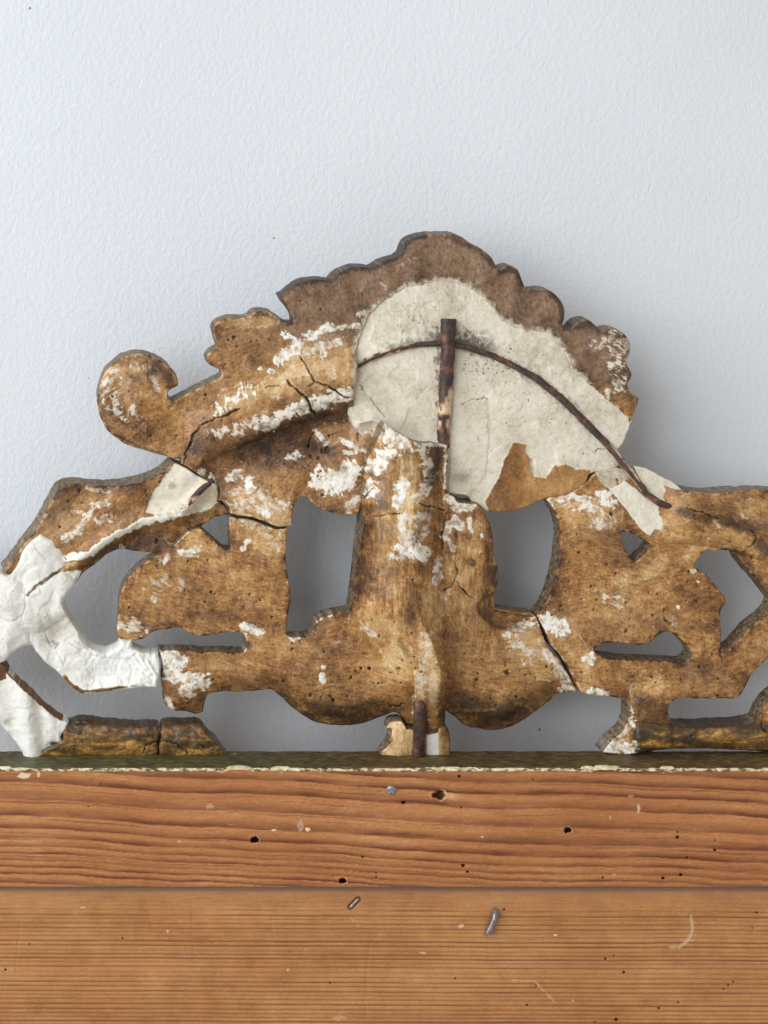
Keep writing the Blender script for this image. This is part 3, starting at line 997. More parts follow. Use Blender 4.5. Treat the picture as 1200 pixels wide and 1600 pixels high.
            gilt = np.maximum(gilt, .35 * arm * sstep(1120, 1190, u) * sstep(-.1, .3, fbm(u, v, 20, 71, 3)))
            tone = tone + .1 * np.exp(-(((u - 1000) / 60)**2 + ((v - 905) / 30)**2)) * sstep(-.2, .4, strk)
        elif kind == 'arm':
            wl = Z3((140, 680), (250, 590), (340, 545), (440, 460), (540, 392), (650, 330), (760, 320), (850, 290), (985, 150))
            dw = dist_line(u, v, wl)
            wv_ = np.interp(u, [p[0] for p in wl], [p[1] for p in wl])
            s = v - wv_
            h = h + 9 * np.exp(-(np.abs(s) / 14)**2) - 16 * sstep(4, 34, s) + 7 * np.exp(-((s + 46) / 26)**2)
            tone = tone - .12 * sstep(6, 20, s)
            q = Z3((310, 520), (420, 490), (520, 420), (600, 380), (680, 345), (800, 320), (900, 290))
            dq = dist_line(u, v, q)
            wid = 6 + 6 * fbm(u, v, 12, 22, 3)
            strip = sstep(-1.5, 2, wid - dq)
            g = np.maximum(g, strip)
            h = h + 4 * strip
            up = in_poly(u, v, Z3((680, 300), (715, 210), (780, 120), (822, 62), (950, 135), (1030, 185), (1030, 250), (980, 290), (900, 310), (800, 315), (730, 318)))
            k = sstep(-2, 2, up + 3 * fbm(u, v, 10, 24, 3))
            g = np.maximum(g, k * .95)
            h = h - 3 * k
            tone = tone - .3 * k + .1 * k * fbm(u, v, 12, 25, 3)
            rust = sstep(-2, 2, 4.2 - dist_line(u, v, Z3((128, 690), (180, 640), (250, 590), (300, 560), (345, 540))) + 3 * fbm(u, v, 8, 26, 3))
            g = g * (1 - .9 * rust)
            tone = tone + .25 * rust
            gilt = gilt + .0
        elif kind == 'strip':
            cb = 1156.0
            bar = np.sqrt(np.clip(1 - ((v - cb) / 26)**2, 0, 1))
            h = h + 10 * bar + 2.0 * fbm(u, v, 18, 91, 3)
            gilt = np.ones_like(u) * (.95 - .3 * sstep(1150, 1140, v))
            tone = tone + .3 * sstep(1146, 1156, v) * sstep(-.1, .3, strk)
            st = np.maximum(st, .66 * sstep(.0, .2, fbm(u / 1.6, v, 18, 33, 4, .65) + np.clip((1146 - v) / 26, -.4, .45)))
        elif kind == 'foot':
            h = h + np.interp(v, [1120, 1140, 1180], [22, 16, 2]) * np.exp(-((u - 658) / 34)**4)
            k = np.exp(-((u - 622) / 14)**2)
            h = h + 4 * k * sstep(1125, 1140, v)
            g = np.maximum(g, .9 * ((np.abs(u - 676) < 9) & (v > 1146)) * 1.0)
            tone = tone + .34 - .3 * sstep(684, 694, u)
            st = np.maximum(st, .45 * sstep(686, 698, u))
        return h, dict(tone=tone, gesso=np.clip(g, 0, 1), stain=np.clip(st, 0, 1), grey=grey, gilt=np.clip(gilt, 0, 1))
    return f


WIRE = [(556, 573), (572, 563), (590, 556), (620, 546), (650, 539), (690, 536), (730, 543), (770, 556), (800, 570), (840, 592), (880, 625), (910, 655), (940, 685), (958, 704), (972, 722), (985, 738), (1000, 758), (1015, 775), (1030, 786), (1052, 793)]


def fill_field(u, v, d):
    """the big beige plaster fill under the wires, with a flake of brown wash left low on its right"""
    n = len(u)
    h = -3 + 3.0 * fbm(u, v, 80, 101, 3) + .6 * fbm(u, v, 14, 102, 4, .6)
    # trowel drag, radiating
    th = np.arctan2(v - 700, u - 700)
    rr = np.hypot(v - 700, u - 700)
    drag = fbm(th * 60, rr / 14, 3.0, 103, 3, .6)
    h = h + .35 * drag + 1.2 * fbm(u, v, 40, 119, 4, .55) + 1.3 * np.abs(fbm(u, v / 2.0, 13, 139, 3, .6)) * sstep(560, 470, v)
    tone = .50 + .22 * fbm(u, v, 70, 104, 3) + .16 * fbm(u, v, 18, 105, 4, .65) + .03 * drag
    dw = dist_line(u, v, WIRE)
    wv_ = np.interp(u, [p[0] for p in WIRE], [p[1] for p in WIRE])
    above = v < wv_
    # ragged raised lip above the wire, hollow under it
    h = h + np.where(above, 2.5 * np.exp(-(dw / 22)**2), -2.5 * np.exp(-(dw / 16)**2))
    tone = tone + .22 * above * sstep(60, 6, dw) * sstep(-.1, .35, fbm(u, v, 11, 106, 4, .7)) * (u < 700)
    gr = np.zeros(n)
    sm = fbm(u, v, 9, 107, 4, .7)
    gr = np.maximum(gr, .88 * sstep(-.4, .5, sm + .75 - dw / 30) * sstep(640, 690, u) * sstep(800, 750, u) * above)
    gr = np.maximum(gr, .6 * sstep(-.3, .5, sm + .55 - dw / 22) * sstep(575, 620, u) * sstep(720, 690, u) * above)
    gr = np.maximum(gr, .5 * sstep(-.2, .5, sm + .5 - dw / 16) * (u > 720) * (u < 930))
    gr = np.maximum(gr, .55 * sstep(.0, .35, fbm(u, v, 9, 109, 4, .7) + .25 - dw / 12) * (u > 560))
    dr = dist_line(u, v, [(700, 500), (697, 600), (692, 690)])
    gr = np.maximum(gr, .5 * sstep(.1, .4, fbm(u, v, 9, 110, 4, .7) + .3 - dr / 12))
    rust = sstep(.05, .3, fbm(u, v, 14, 111, 3) + .35 - dist_line(u, v, [(684, 545), (688, 640)]) / 14)
    tone = tone - .42 * rust
    # speckle of black mould right of the rod
    sp = fbm(u, v, 5.0, 112, 2)
    zone = np.exp(-(((u - 755) / 55)**2 + ((v - 575) / 26)**2)) + .6 * np.exp(-(((u - 870) / 70)**2 + ((v - 640) / 30)**2)) + .35 * np.exp(-(((u - 640) / 60)**2 + ((v - 500) / 30)**2))
    gr = np.maximum(gr, .85 * sstep(.58 - .3 * zone, .68 - .3 * zone, sp) * (zone > .08))
    gr = np.maximum(gr, .5 * (1 - sstep(0, 5, d)) * sstep(-.2, .3, fbm(u, v, 10, 113, 3)) * ((u < 700) & (v > 560)))
    for p, wd in (([(722, 632), (735, 625), (765, 624)], .7), ([(912, 712), (944, 700)], .6), ([(560, 600), (600, 650)], .4)):
        k = (1 - sstep(wd * .5, wd * 1.5 + .4, dist_line(u + 5 * fbm(u, v, 13, 114, 3), v + 6 * fbm(u, v, 13, 120, 3), p))) * sstep(-.5, .1, fbm(u, v, 16, 121, 2))
        gr = np.maximum(gr, .7 * k)
        h = h - 3 * k
    for px, py, r in ((798, 545, 1.7), (706, 616, 1.2), (735, 520, 1.2)):
        gr = np.maximum(gr, (1 - sstep(r * .6, r + .6, np.hypot(u - px, v - py))) * .9)
    ter = fbm(u, v, 95, 143, 4, .45) * 2.2
    h = h + 1.1 * (np.floor(ter) + sstep(.0, .1, ter - np.floor(ter)))
    # fan of slightly separate plaster skins
    e1 = in_poly(u, v, Z2((420, 720), (550, 700), (560, 860), (545, 1000), (480, 1100), (400, 1090)))
    h = h + 1.6 * sstep(-2, 2, e1 + 3 * fbm(u, v, 14, 115, 3))
    # hollow by the column's top right, and gouge
    k = np.exp(-(((u - 722) / 14)**2 + ((v - 750) / 11)**2))
    h = h - 7 * k
    gr = np.maximum(gr, .4 * k)
    led = dist_line(u, v, Z5((290, 185), (380, 165), (470, 195), (540, 240), (620, 290), (690, 325), (850, 330)))
    kl = np.exp(-led / 7)
    h = h + 16 * kl
    tone = tone + .18 * kl
    # brown flake
    b = in_poly(u, v, Z2((560, 1145), (545, 1110), (600, 1010), (622, 945), (655, 880), (705, 885), (700, 920), (725, 950), (730, 1010), (780, 1020), (810, 965), (850, 958), (900, 985), (955, 985), (940, 1035), (860, 1085), (790, 1100), (700, 1140), (620, 1155)))
    bb = b + 3 * fbm(u, v, 9, 116, 4, .7)
    k = sstep(-1, 1, bb)
    h = h + 2.4 * k
    g = 1 - k
    lip = Z2((725, 950), (735, 1005), (780, 1010), (815, 965), (850, 962))
    g = np.maximum(g, .8 * sstep(-1, 2, 3 - dist_line(u, v, lip) + 3 * fbm(u, v, 8, 117, 3)))
    tb = .5 + .2 * fbm(u, v, 26, 118, 4) - .18 * sstep(-10, 10, 815 - u)
    tone = np.where(k > .5, tb, tone)
    g2, st, hh = wear(u, v)
    st = np.where(k > .5, st, 0)
    return h, dict(tone=tone, gesso=np.clip(g, 0, 1), stain=np.clip(np.maximum(gr, st), 0, 1))


def repair_field(kind):
    def f(u, v, d):
        n = len(u)
        h = 3.0 * fbm(u, v, 60, 121, 4) + 1.3 * fbm(u, v, 16, 122, 4, .6)
        tone = .70 + .16 * fbm(u, v, 40, 123, 3) + .08 * fbm(u, v, 8, 124, 4, .65)
        g = np.ones(n)
        st = np.zeros(n)
        gilt = np.zeros(n)
        if kind == 'star':
            def lump(x, y, rx, ry, a, hh):
                ca, sa = math.cos(a), math.sin(a)
                p, q = ((u - x) * ca + (v - y) * sa) / rx, (-(u - x) * sa + (v - y) * ca) / ry
                return hh * np.clip(1 - (p * p + q * q), 0, 1)**.7
            L1 = lump(14, 935, 30, 38, 0, 12)
            L2 = lump(6, 1000, 40, 46, .3, 16)
            L3 = lump(66, 942, 62, 40, -.6, 12)
            L4 = lump(56, 877, 54, 42, -.5, 7)
            h = h + 7 + (L1**4 + L2**4 + L3**4 + L4**4)**.25 + 9 * fbm(u, v, 52, 130, 2, .4) - 6 * np.abs(fbm(u, v, 60, 137, 2, .4))
            ter = fbm(u, v, 75, 141, 3, .42) * 3.2
            h = h + 1.5 * (np.floor(ter) + sstep(.0, .18, ter - np.floor(ter)))
            # grey set-back skin in the middle
            mid = np.exp(-(((u - 85) / 36)**2 + ((v - 985) / 34)**2))
            h = h - 3 * mid
            tone = tone - .30 * mid - .12 * (u < 30) * (v < 970)
            tone = tone + .16 * sstep(110, 150, u) * sstep(1000, 1020, v)
            h = h + (2.0 * fbm(u, v, 9, 125, 3, .7)) * sstep(110, 140, u)
            # cracks and ridges
            for p, wd, s in (((Z3((215, 870), (225, 905), (245, 930), (280, 915), (260, 940))), 1.0, .8), (Z3((250, 905), (240, 915), (285, 912)), 1.4, .7), (Z3((270, 960), (300, 1020)), .7, .5), (Z3((310, 900), (350, 930), (385, 945)), .7, .4), (Z3((355, 905), (440, 960)), .6, .4), (Z3((0, 790), (60, 815), (110, 780)), .8, .25), (Z3((118, 660), (120, 740), (100, 800)), .8, .3)):
                k = 1 - sstep(wd * .5, wd * 1.5 + .5, dist_line(u + 2.5 * fbm(u, v, 8, 126, 3), v, p))
                st = np.maximum(st, .7 * s * k * sstep(-.3, .3, fbm(u, v, 12, 138, 3)))
                h = h - 1.6 * k
            for p in (Z3((630, 990), (700, 1060)), Z3((650, 970), (730, 1090)), Z3((690, 1000), (740, 1080))):
                h = h + 2.6 * np.exp(-(dist_line(u, v, p) / 2.4)**2) - 2.0 * np.exp(-(dist_line(u + 5, v, p) / 2.4)**2)
            gs = Z3((300, 1072), (335, 1112), (378, 1142), (470, 1136), (560, 1124), (640, 1112))
            k = sstep(-1.2, 1.5, 4.0 * np.interp(u, [95, 125, 140, 160, 215], [.7, 1.1, .5, .8, .2]) - dist_line(u, v, gs) + 2.5 * fbm(u, v, 9, 127, 3))
            g = g * (1 - k)
            gilt = k
            # rust-stained groove of the buried wire
            rw = Z3((130, 690), (170, 645), (250, 592), (330, 552))
            dr = dist_line(u, v, rw)
            k = sstep(-1, 1.2, 2.2 - dr + 2.5 * fbm(u, v, 8, 128, 3))
            tone = np.where(k > .4, .12 + .2 * fbm(u, v, 8, 129, 3), tone)
            g = g * (1 - .55 * k)
            h = h - 2 * k
            dg = dist_line(u, v, Z3((195, 640), (250, 595), (310, 555)))
            kk = 1 - sstep(.5, 2.0, np.abs(dg - .5))
            st = np.maximum(st, .75 * kk)
            # beige stain
            tone = tone - .2 * np.exp(-(((u - 105) / 22)**2 + ((v - 905) / 18)**2)) - .12 * np.exp(-(((u - 62) / 26)**2 + ((v - 862) / 20)**2))
        elif kind == 'lower':
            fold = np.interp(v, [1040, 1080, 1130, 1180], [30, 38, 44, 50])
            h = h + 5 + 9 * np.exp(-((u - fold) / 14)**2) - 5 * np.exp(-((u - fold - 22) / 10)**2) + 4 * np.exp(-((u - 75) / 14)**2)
            k = sstep(-1, 1, 14 - np.hypot((u + 4) / 1.2, (v - 1045) / 1.4) + 4 * fbm(u, v, 10, 131, 3)) + (v < 1052) * (u < 12)
            k = np.clip(k, 0, 1)
            g = g * (1 - k)
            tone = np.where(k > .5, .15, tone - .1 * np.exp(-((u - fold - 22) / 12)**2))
            ter = fbm(u, v, 75, 142, 3, .42) * 2.6
            h = h + 1.3 * (np.floor(ter) + sstep(.0, .18, ter - np.floor(ter)))
            rs = np.exp(-(((u - 12) / 7)**2 + ((v - 1128) / 6)**2))
            tone = tone - .3 * rs
            e = Z3b((30, 150), (100, 222), (180, 292), (240, 345), (290, 376))
            k = sstep(-1, 1, 1.2 - dist_line(u, v, e) + 2 * fbm(u, v, 8, 132, 3))
            g = g * (1 - k)
            tone = np.where(k > .5, .3, tone)
            kk = np.exp(-(((u - 84) / 8)**2 + ((v - 1162) / 4)**2))
            st = np.maximum(st, .9 * sstep(.4, .7, kk))
            h = h - 8 * kk
        elif kind == 'flake':
            h = h + 2.5
            tone = tone - .06
            gk = sstep(.1, .4, fbm(u, v, 7, 135, 4, .7)) * np.exp(-(((u - 1041) / 14)**2 + ((v - 812) / 12)**2))
            st = np.maximum(st, .7 * gk)
        elif kind == 'green':
            h = h + 1.0
            tone = tone - .38 + .15 * fbm(u, v, 8, 136, 3)
        elif kind == 'tall':
            h = h + 3.5 + 2 * np.exp(-(d / 4)**2)
            tone = tone - .18 + .3 * sstep(1048, 1066, u)
            k = 1 - sstep(1.2, 2.4, np.hypot(u - 1055, (v - 769) * .8))
            st = np.maximum(st, k)
        return h, dict(tone=tone, gesso=np.clip(g, 0, 1), stain=np.clip(st, 0, 1), gilt=np.clip(gilt, 0, 1))
    return f


# ---- outlines of the fragments
crack_arm = Z3((822, 62), (850, 72), (880, 90), (930, 122), (985, 150), (1012, 162), (1028, 190), (1025, 248), (1058, 255), (1078, 288))
crack_leaf = Z4((530, 172), (560, 180), (620, 188), (680, 208), (735, 230), (776, 228))
crack_col = Z5((465, 190), (440, 255), (405, 330), (380, 380), (345, 440), (325, 500), (303, 540), (325, 620), (305, 720), (290, 800), (292, 830))
top_edge = (Z1((370, 770), (348, 738), (352, 727), (395, 700), (394, 682), (372, 642), (335, 606), (290, 580), (240, 568), (190, 574), (150, 592), (115, 620), (85, 660), (68, 705), (60, 750), (65, 800), (80, 850), (105, 890), (140, 920), (185, 948), (250, 967), (310, 985), (370, 1000), (410, 1006)))
top_run = (Z1((370, 770), (430, 737), (500, 702), (560, 672), (578, 661), (575, 640), (550, 625), (520, 607), (513, 590), (522, 568), (560, 545), (553, 515), (542, 470), (548, 446), (575, 428), (620, 418), (690, 412), (708, 397), (733, 388), (770, 392), (810, 417), (842, 437), (876, 443), (872, 410), (850, 380), (827, 347), (818, 328))
           + Z6((60, 385), (115, 342), (170, 315), (230, 306), (303, 312), (318, 292), (350, 268), (400, 248), (460, 243), (518, 247), (535, 232), (565, 214), (612, 202), (645, 186), (658, 165), (668, 135), (690, 110), (725, 95), (770, 86), (870, 82), (925, 85), (965, 105), (1000, 132), (1050, 156), (1098, 196), (1128, 246), (1140, 256))
           + Z2((598, 206), (615, 196), (640, 190), (670, 202), (688, 240), (703, 286), (760, 280), (800, 287), (838, 322), (856, 362), (852, 397), (842, 424), (856, 444), (872, 440), (900, 412), (945, 402), (972, 417), (990, 449), (1010, 440), (1050, 437), (1088, 456), (1110, 490), (1108, 530), (1096, 560), (1100, 580), (1117, 602), (1113, 630), (1099, 650), (1110, 680), (1145, 706), (1138, 738), (1120, 775)))
fill_upper = Z2((1110, 800), (1085, 760), (1060, 742), (1030, 715), (1000, 690), (960, 655), (920, 625), (880, 598), (870, 560), (850, 520), (820, 480), (790, 452), (740, 445), (700, 445), (660, 425), (620, 405), (580, 370), (560, 335), (520, 295), (470, 265), (420, 252), (370, 248), (300, 262), (240, 275), (180, 305), (130, 340), (90, 380), (70, 430), (50, 480), (40, 530), (45, 580), (40, 640), (30, 690), (28, 720), (45, 760), (62, 790))
def jag(pts, amp, step=4.0):
    out = []
    for (ax, ay), (bx, by) in zip(pts[:-1], pts[1:]):
        n = max(1, int(math.hypot(bx - ax, by - ay) / step))
        out += [(ax + (bx - ax) * i / n, ay + (by - ay) * i / n) for i in range(n)]
    P = np.array(out + [pts[-1]])
    q = amp * 2 * fbm(P[:, 0], P[:, 1], 11, 230, 4, .75)
    q2 = amp * 2 * fbm(P[:, 0], P[:, 1], 11, 240, 4, .75)
    return [(x + a, y + b) for (x, y), a, b in zip(P, q, q2)]


fill_upper = jag(fill_upper, 2.2)
leaf = top_edge[1:] + crack_arm[1:] + crack_leaf + Z4((798, 224), (800, 180), (815, 122), (835, 98), (858, 98), (880, 120), (920, 150), (960, 165), (1020, 182), (1060, 180), (1085, 172)) \
    + crack_col[::-1][1:] + Z5((380, 165), (330, 175), (290, 185)) + fill_upper[::-1][1:] + top_run[::-1]
fill_out = [(720 + (x - 720) * (1 + 4 / math.hypot(x - 720, y - 640)), 640 + (y - 640) * (1 + 4 / math.hypot(x - 720, y - 640))) for x, y in fill_upper]
fill = Z2((1115, 800), (1095, 850), (1080, 885), (1062, 905), (1076, 950), (1068, 968), (1030, 984), (965, 996), (952, 1000), (940, 1032), (900, 1062), (860, 1082), (795, 1092), (750, 1108), (700, 1132), (640, 1147), (590, 1149), (540, 1140), (520, 1118), (495, 1108)) \
    + Z5((1100, 765), (1070, 720), (1020, 705), (960, 700), (900, 690), (700, 500), (500, 380), (330, 300), (220, 180)) + [(p[0] - 5, p[1]) for p in Z2((20, 720), (35, 640), (38, 580), (32, 530))] + fill_out[::-1][22:]
panel = (Z4((400, 238), (430, 266), (470, 300), (505, 328), (531, 331), (526, 195), (535, 190), (560, 195), (620, 203), (680, 224), (735, 245), (776, 238), (776, 300), (770, 380), (780, 450), (791, 540), (780, 620), (772, 700), (790, 714), (830, 716), (870, 712), (888, 690), (905, 645), (950, 622), (1000, 608), (1052, 592), (1064, 560), (1072, 480), (1080, 410), (1095, 330), (1108, 250), (1115, 186))
         + Z5((296, 820), (308, 720), (328, 620), (306, 540), (328, 500), (348, 440), (383, 380), (408, 330), (443, 255), (468, 191), (540, 242), (620, 292), (690, 330), (740, 342), (800, 336), (870, 338), (918, 352), (922, 420), (915, 560), (908, 688), (950, 712), (1010, 750), (1060, 772), (1110, 772), (1150, 780), (1172, 810))
         + ZA((702, 420), (730, 480), (740, 540), (746, 620), (763, 680), (762, 745), (746, 782), (750, 862), (800, 872), (870, 884), (928, 890), (938, 900), (965, 962), (992, 1034), (1050, 1104), (1080, 1154), (1112, 1205), (1135, 1245))
         + ZB((215, 1203), (160, 1212), (110, 1256), (60, 1292), (0, 1337)) + ZA((860, 1390), (800, 1415), (740, 1425), (680, 1418), (600, 1395), (570, 1365), (540, 1345), (522, 1330), (517, 1390), (490, 1436), (440, 1444), (400, 1430), (370, 1404), (337, 1398), (322, 1365), (300, 1345), (275, 1340), (250, 1352), (220, 1362), (150, 1390), (60, 1403), (0, 1400))
         + Z4((910, 1085), (850, 1055), (800, 1020), (770, 990), (740, 962), (718, 945), (640, 946), (560, 950), (470, 952), (432, 966), (416, 1000), (410, 1038), (385, 1046), (330, 1035), (265, 1025), (245, 1005), (240, 950), (232, 905), (238, 850), (225, 790), (222, 770), (300, 772), (400, 778), (500, 780), (585, 782), (600, 760), (597, 715), (580, 695), (540, 690), (470, 698), (390, 706), (345, 690), (318, 672), (250, 678), (190, 690), (155, 715), (60, 722), (35, 712), (38, 650), (45, 590), (50, 530), (70, 480), (120, 420), (180, 375), (225, 350), (300, 300), (350, 250)))
right = (ZB((108, 252), (135, 238), (215, 228), (255, 203), (305, 168), (345, 128), (430, 112), (470, 92), (520, 120), (560, 130), (640, 150), (700, 190), (770, 212), (800, 212), (850, 217), (900, 226), (960, 224), (1020, 217), (1080, 208), (1150, 204), (1210, 208), (1330, 225), (1420, 300), (1420, 1506), (545, 1507), (540, 1508), (385, 1503), (432, 1442), (488, 1392), (510, 1342), (516, 1292), (502, 1242), (420, 1226), (335, 1217), (284, 1206), (253, 1160), (217, 1090), (172, 1020), (122, 960), (97, 890), (63, 838), (58, 826), (95, 780), (130, 700), (158, 600), (172, 500), (176, 400), (160, 340), (135, 290)))
h7 = ZB((475, 413), (510, 415), (560, 435), (600, 458), (628, 478), (600, 512), (545, 567), (520, 545), (490, 490), (474, 440))
h8 = ZB((830, 570), (860, 540), (890, 508), (950, 503), (1010, 508), (1040, 515), (1062, 550), (1100, 598), (1150, 655), (1205, 722), (1235, 760), (1215, 800), (1130, 872), (1060, 940), (1012, 990), (965, 992), (968, 900), (972, 790), (992, 762), (985, 740), (950, 690), (900, 630), (850, 595))
h9 = ZB((745, 1238), (850, 1235), (980, 1235), (1045, 1232), (1082, 1190), (1110, 1130), (1160, 1075), (1205, 1030), (1270, 1010), (1300, 1080), (1270, 1180), (1205, 1245), (1180, 1275), (1162, 1312), (1150, 1345), (1100, 1370), (1000, 1376), (850, 1378), (760, 1374), (730, 1355), (708, 1312), (715, 1262))
h10 = ZB((340, 992), (380, 967), (480, 960), (570, 972), (612, 960), (650, 930), (695, 905), (742, 916), (780, 955), (820, 1000), (826, 1032), (790, 1058), (720, 1054), (600, 1050), (450, 1040), (380, 1026), (348, 1012))
arm = (Z3((20, 578), (60, 528), (112, 455), (172, 378), (215, 305), (250, 238), (282, 188), (300, 178), (450, 176), (560, 179), (640, 166), (720, 141), (790, 97)) + [(p[0] - 2.5, p[1] + 2.5) for p in crack_arm] + Z3((1068, 312), (1000, 326), (942, 364), (900, 372), (862, 408), (800, 466), (748, 492), (700, 488), (640, 483), (560, 473), (520, 487), (480, 515), (440, 548), (395, 580), (340, 650), (250, 680), (130, 700), (60, 610)))
star = Z3((-700, 500), (-300, 520), (0, 590), (40, 600), (75, 560), (110, 480), (150, 430), (190, 405), (250, 435), (320, 525), (385, 578), (352, 640), (322, 680), (297, 720), (305, 765), (330, 803), (360, 852), (400, 907), (430, 944), (455, 953), (500, 958), (530, 945), (560, 926), (562, 900), (618, 902), (622, 935), (650, 952), (690, 962), (740, 962), (747, 1000), (745, 1060), (742, 1100), (733, 1122), (700, 1119), (600, 1128), (480, 1141), (375, 1147), (330, 1112), (300, 1080), (260, 1040), (220, 1010), (180, 965), (150, 925), (85, 940), (50, 970), (20, 1000), (0, 1008), (-300, 1050), (-700, 1060))
lower = Z3b((-700, 90), (-160, 60), (0, 95), (14, 112), (40, 150), (100, 220), (180, 290), (240, 345), (290, 375), (318, 388), (310, 420), (285, 450), (292, 478), (250, 492), (205, 520), (190, 560), (120, 560), (90, 500), (60, 460), (20, 415), (0, 395), (-160, 320), (-700, 330))
strip1 = Z3b((300, 425), (322, 392), (340, 381), (400, 378), (500, 390), (600, 400), (742, 403), (745, 440), (738, 480), (745, 560), (180, 560), (200, 522), (250, 500), (298, 470))
strip2 = Z3b((752, 410), (762, 394), (790, 385), (850, 390), (940, 396), (962, 430), (1000, 470), (1040, 510), (1075, 560), (750, 560), (748, 490), (756, 450))
foot = ZF((225, 335), (245, 302), (285, 286), (340, 292), (366, 325), (375, 352), (430, 355), (540, 392), (622, 378), (640, 330), (662, 300), (690, 340), (716, 410), (713, 480), (720, 580), (160, 580), (190, 520), (225, 480), (255, 420), (268, 350), (242, 347))

SH = (-1.0, -.5)
o_leaf = sheet('scroll_leaf', [leaf], wood_field('leaf'), M_wood, mirror, thick=36, rnd=2.6, flare=.8, shear=(-1.5, -4), seed=1)
o_leaf['label'] = 'brown scrolled leaf with scalloped edge'
o_fill = sheet('plaster_fill', [fill], fill_field, M_fill, mirror, back=-32, rnd=2, flare=0, seed=2)
o_fill['label'] = 'large beige plaster fill under the iron wires'
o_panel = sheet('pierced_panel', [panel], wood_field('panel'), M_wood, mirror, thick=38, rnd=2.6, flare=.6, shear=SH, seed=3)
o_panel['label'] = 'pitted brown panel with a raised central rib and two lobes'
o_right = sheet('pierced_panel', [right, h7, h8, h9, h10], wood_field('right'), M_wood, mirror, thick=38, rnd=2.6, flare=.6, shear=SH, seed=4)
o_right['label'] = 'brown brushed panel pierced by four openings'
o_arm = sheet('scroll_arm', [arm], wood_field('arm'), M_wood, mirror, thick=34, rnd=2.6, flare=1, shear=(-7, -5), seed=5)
o_star = sheet('plaster_repair', [star], repair_field('star'), M_white, mirror, thick=34, rnd=9, flare=1, seed=6)
o_star['label'] = 'lumpy white plaster repair with three arms'
o_low = sheet('plaster_repair', [lower], repair_field('lower'), M_white, mirror, thick=30, rnd=8, flare=1, seed=7)
o_low['label'] = 'folded white plaster strip running down to the rail'
for q, s_ in enumerate((strip1, strip2)):
    sheet('gilded_strip', [s_], wood_field('strip'), M_wood, mirror, thick=30, rnd=6, flare=1, seed=8 + q)
sheet('bracket_foot', [foot], wood_field('foot'), M_wood, mirror, thick=30, rnd=2.6, flare=2, seed=10)
sheet('plaster_flake', [Z8((270, 240), (310, 225), (360, 190), (420, 235), (500, 300), (590, 345), (650, 370), (675, 382), (655, 440), (610, 482), (575, 482), (540, 476), (510, 516), (490, 505), (430, 440), (380, 370), (330, 310))], repair_field('flake'), M_fill, o_right, back=-8, rnd=1.6, flare=0, jit=1.0, seed=11)
sheet('plaster_flake', [Z8((415, 108), (450, 112), (490, 126), (540, 148), (580, 170), (660, 215), (690, 240), (700, 290), (738, 316), (722, 350), (690, 368), (620, 330), (560, 310), (500, 270), (450, 190))], repair_field('tall'), M_fill, o_right, back=-12, rnd=2, flare=0, jit=1.0, seed=12)
sheet('plaster_flake', [Z8((188, 146), (240, 130), (322, 116), (380, 140), (400, 180), (360, 195), (270, 240), (240, 225), (215, 195))], repair_field('green'), M_fill, o_right, back=-10, rnd=1.6, flare=0, jit=.8, seed=13)


# ---- iron
def rod(name, pts, rad, mat, parent, seg=14, patches=(), flat=1.0, seed=0, cap=True, square=0.0):
    """pts: (u, v, h); rad: per point or constant; runs in a smooth curve"""
    P = np.array(pts, float)
    t = np.concatenate([[0], np.cumsum(np.hypot(np.diff(P[:, 0]), np.diff(P[:, 1])))])
    m = max(4, int(t[-1] / 2.5))
    s = np.linspace(0, t[-1], m)
    Q = np.stack([np.interp(s, t, P[:, i]) for i in range(3)], 1)
    for _ in range(3):
        Q[1:-1] = (Q[:-2] + 2 * Q[1:-1] + Q[2:]) / 4
    R = np.interp(s, t, np.broadcast_to(np.array(rad, float), t.shape))
    T = np.gradient(Q, axis=0)
    T /= np.linalg.norm(T, axis=1)[:, None]
    up = np.array([0, 0, 1.0])
    Nn = np.cross(T, up)
    Nn /= np.linalg.norm(Nn, axis=1)[:, None]
    Bn = np.cross(T, Nn)
    V, tone, ges_ = [], [], []
    for j in range(seg):
        a = 2 * np.pi * j / seg
        wob = 1 + .22 * fbm(s + 3.3, s * 0 + math.cos(a) * 8 + 5.1, 11, seed + 140, 3)
        sq = 1 + square * (abs(math.cos(2 * a)) - .5)
        p = Q + (Nn * math.cos(a) + Bn * math.sin(a) * flat) * (R * wob * sq)[:, None]
        V.append(unproj(p[:, 0], p[:, 1], p[:, 2]))
        tone.append(fbm(s + 1.7, s * 0 + math.cos(a + 1) * 26 + 3.7, 23, seed + 150, 3))
        g = np.zeros(m)
        for (c0, c1) in patches:
            g = np.maximum(g, sstep(-.1, .15, fbm(s + 2.2, s * 0 + math.cos(a + 1) * 24 + 4.4, 15, seed + 160, 3) + .12) * sstep(c0 - .02, c0 + .02, s / t[-1] + .07 * math.cos(a * 2 + 1)) * sstep(c1 + .02, c1 - .02, s / t[-1] + .08 * math.sin(a * 3)))
        ges_.append(g)
    V = np.stack(V, 1).reshape(-1, 3)
    F = []
    for i in range(m - 1):
        for j in range(seg):
            k = (j + 1) % seg
            F.append((i * seg + j, i * seg + k, (i + 1) * seg + k, (i + 1) * seg + j))
    F.append(tuple(range(seg))[::-1])
    F.append(tuple((m - 1) * seg + j for j in range(seg)))
    o = make_obj(name, V, F, mat, parent, dict(tone=np.stack(tone, 1).ravel(), gesso=np.stack(ges_, 1).ravel()))
    md = o.modifiers.new('edge', 'EDGE_SPLIT')
    md.split_angle = math.radians(60)
    return o


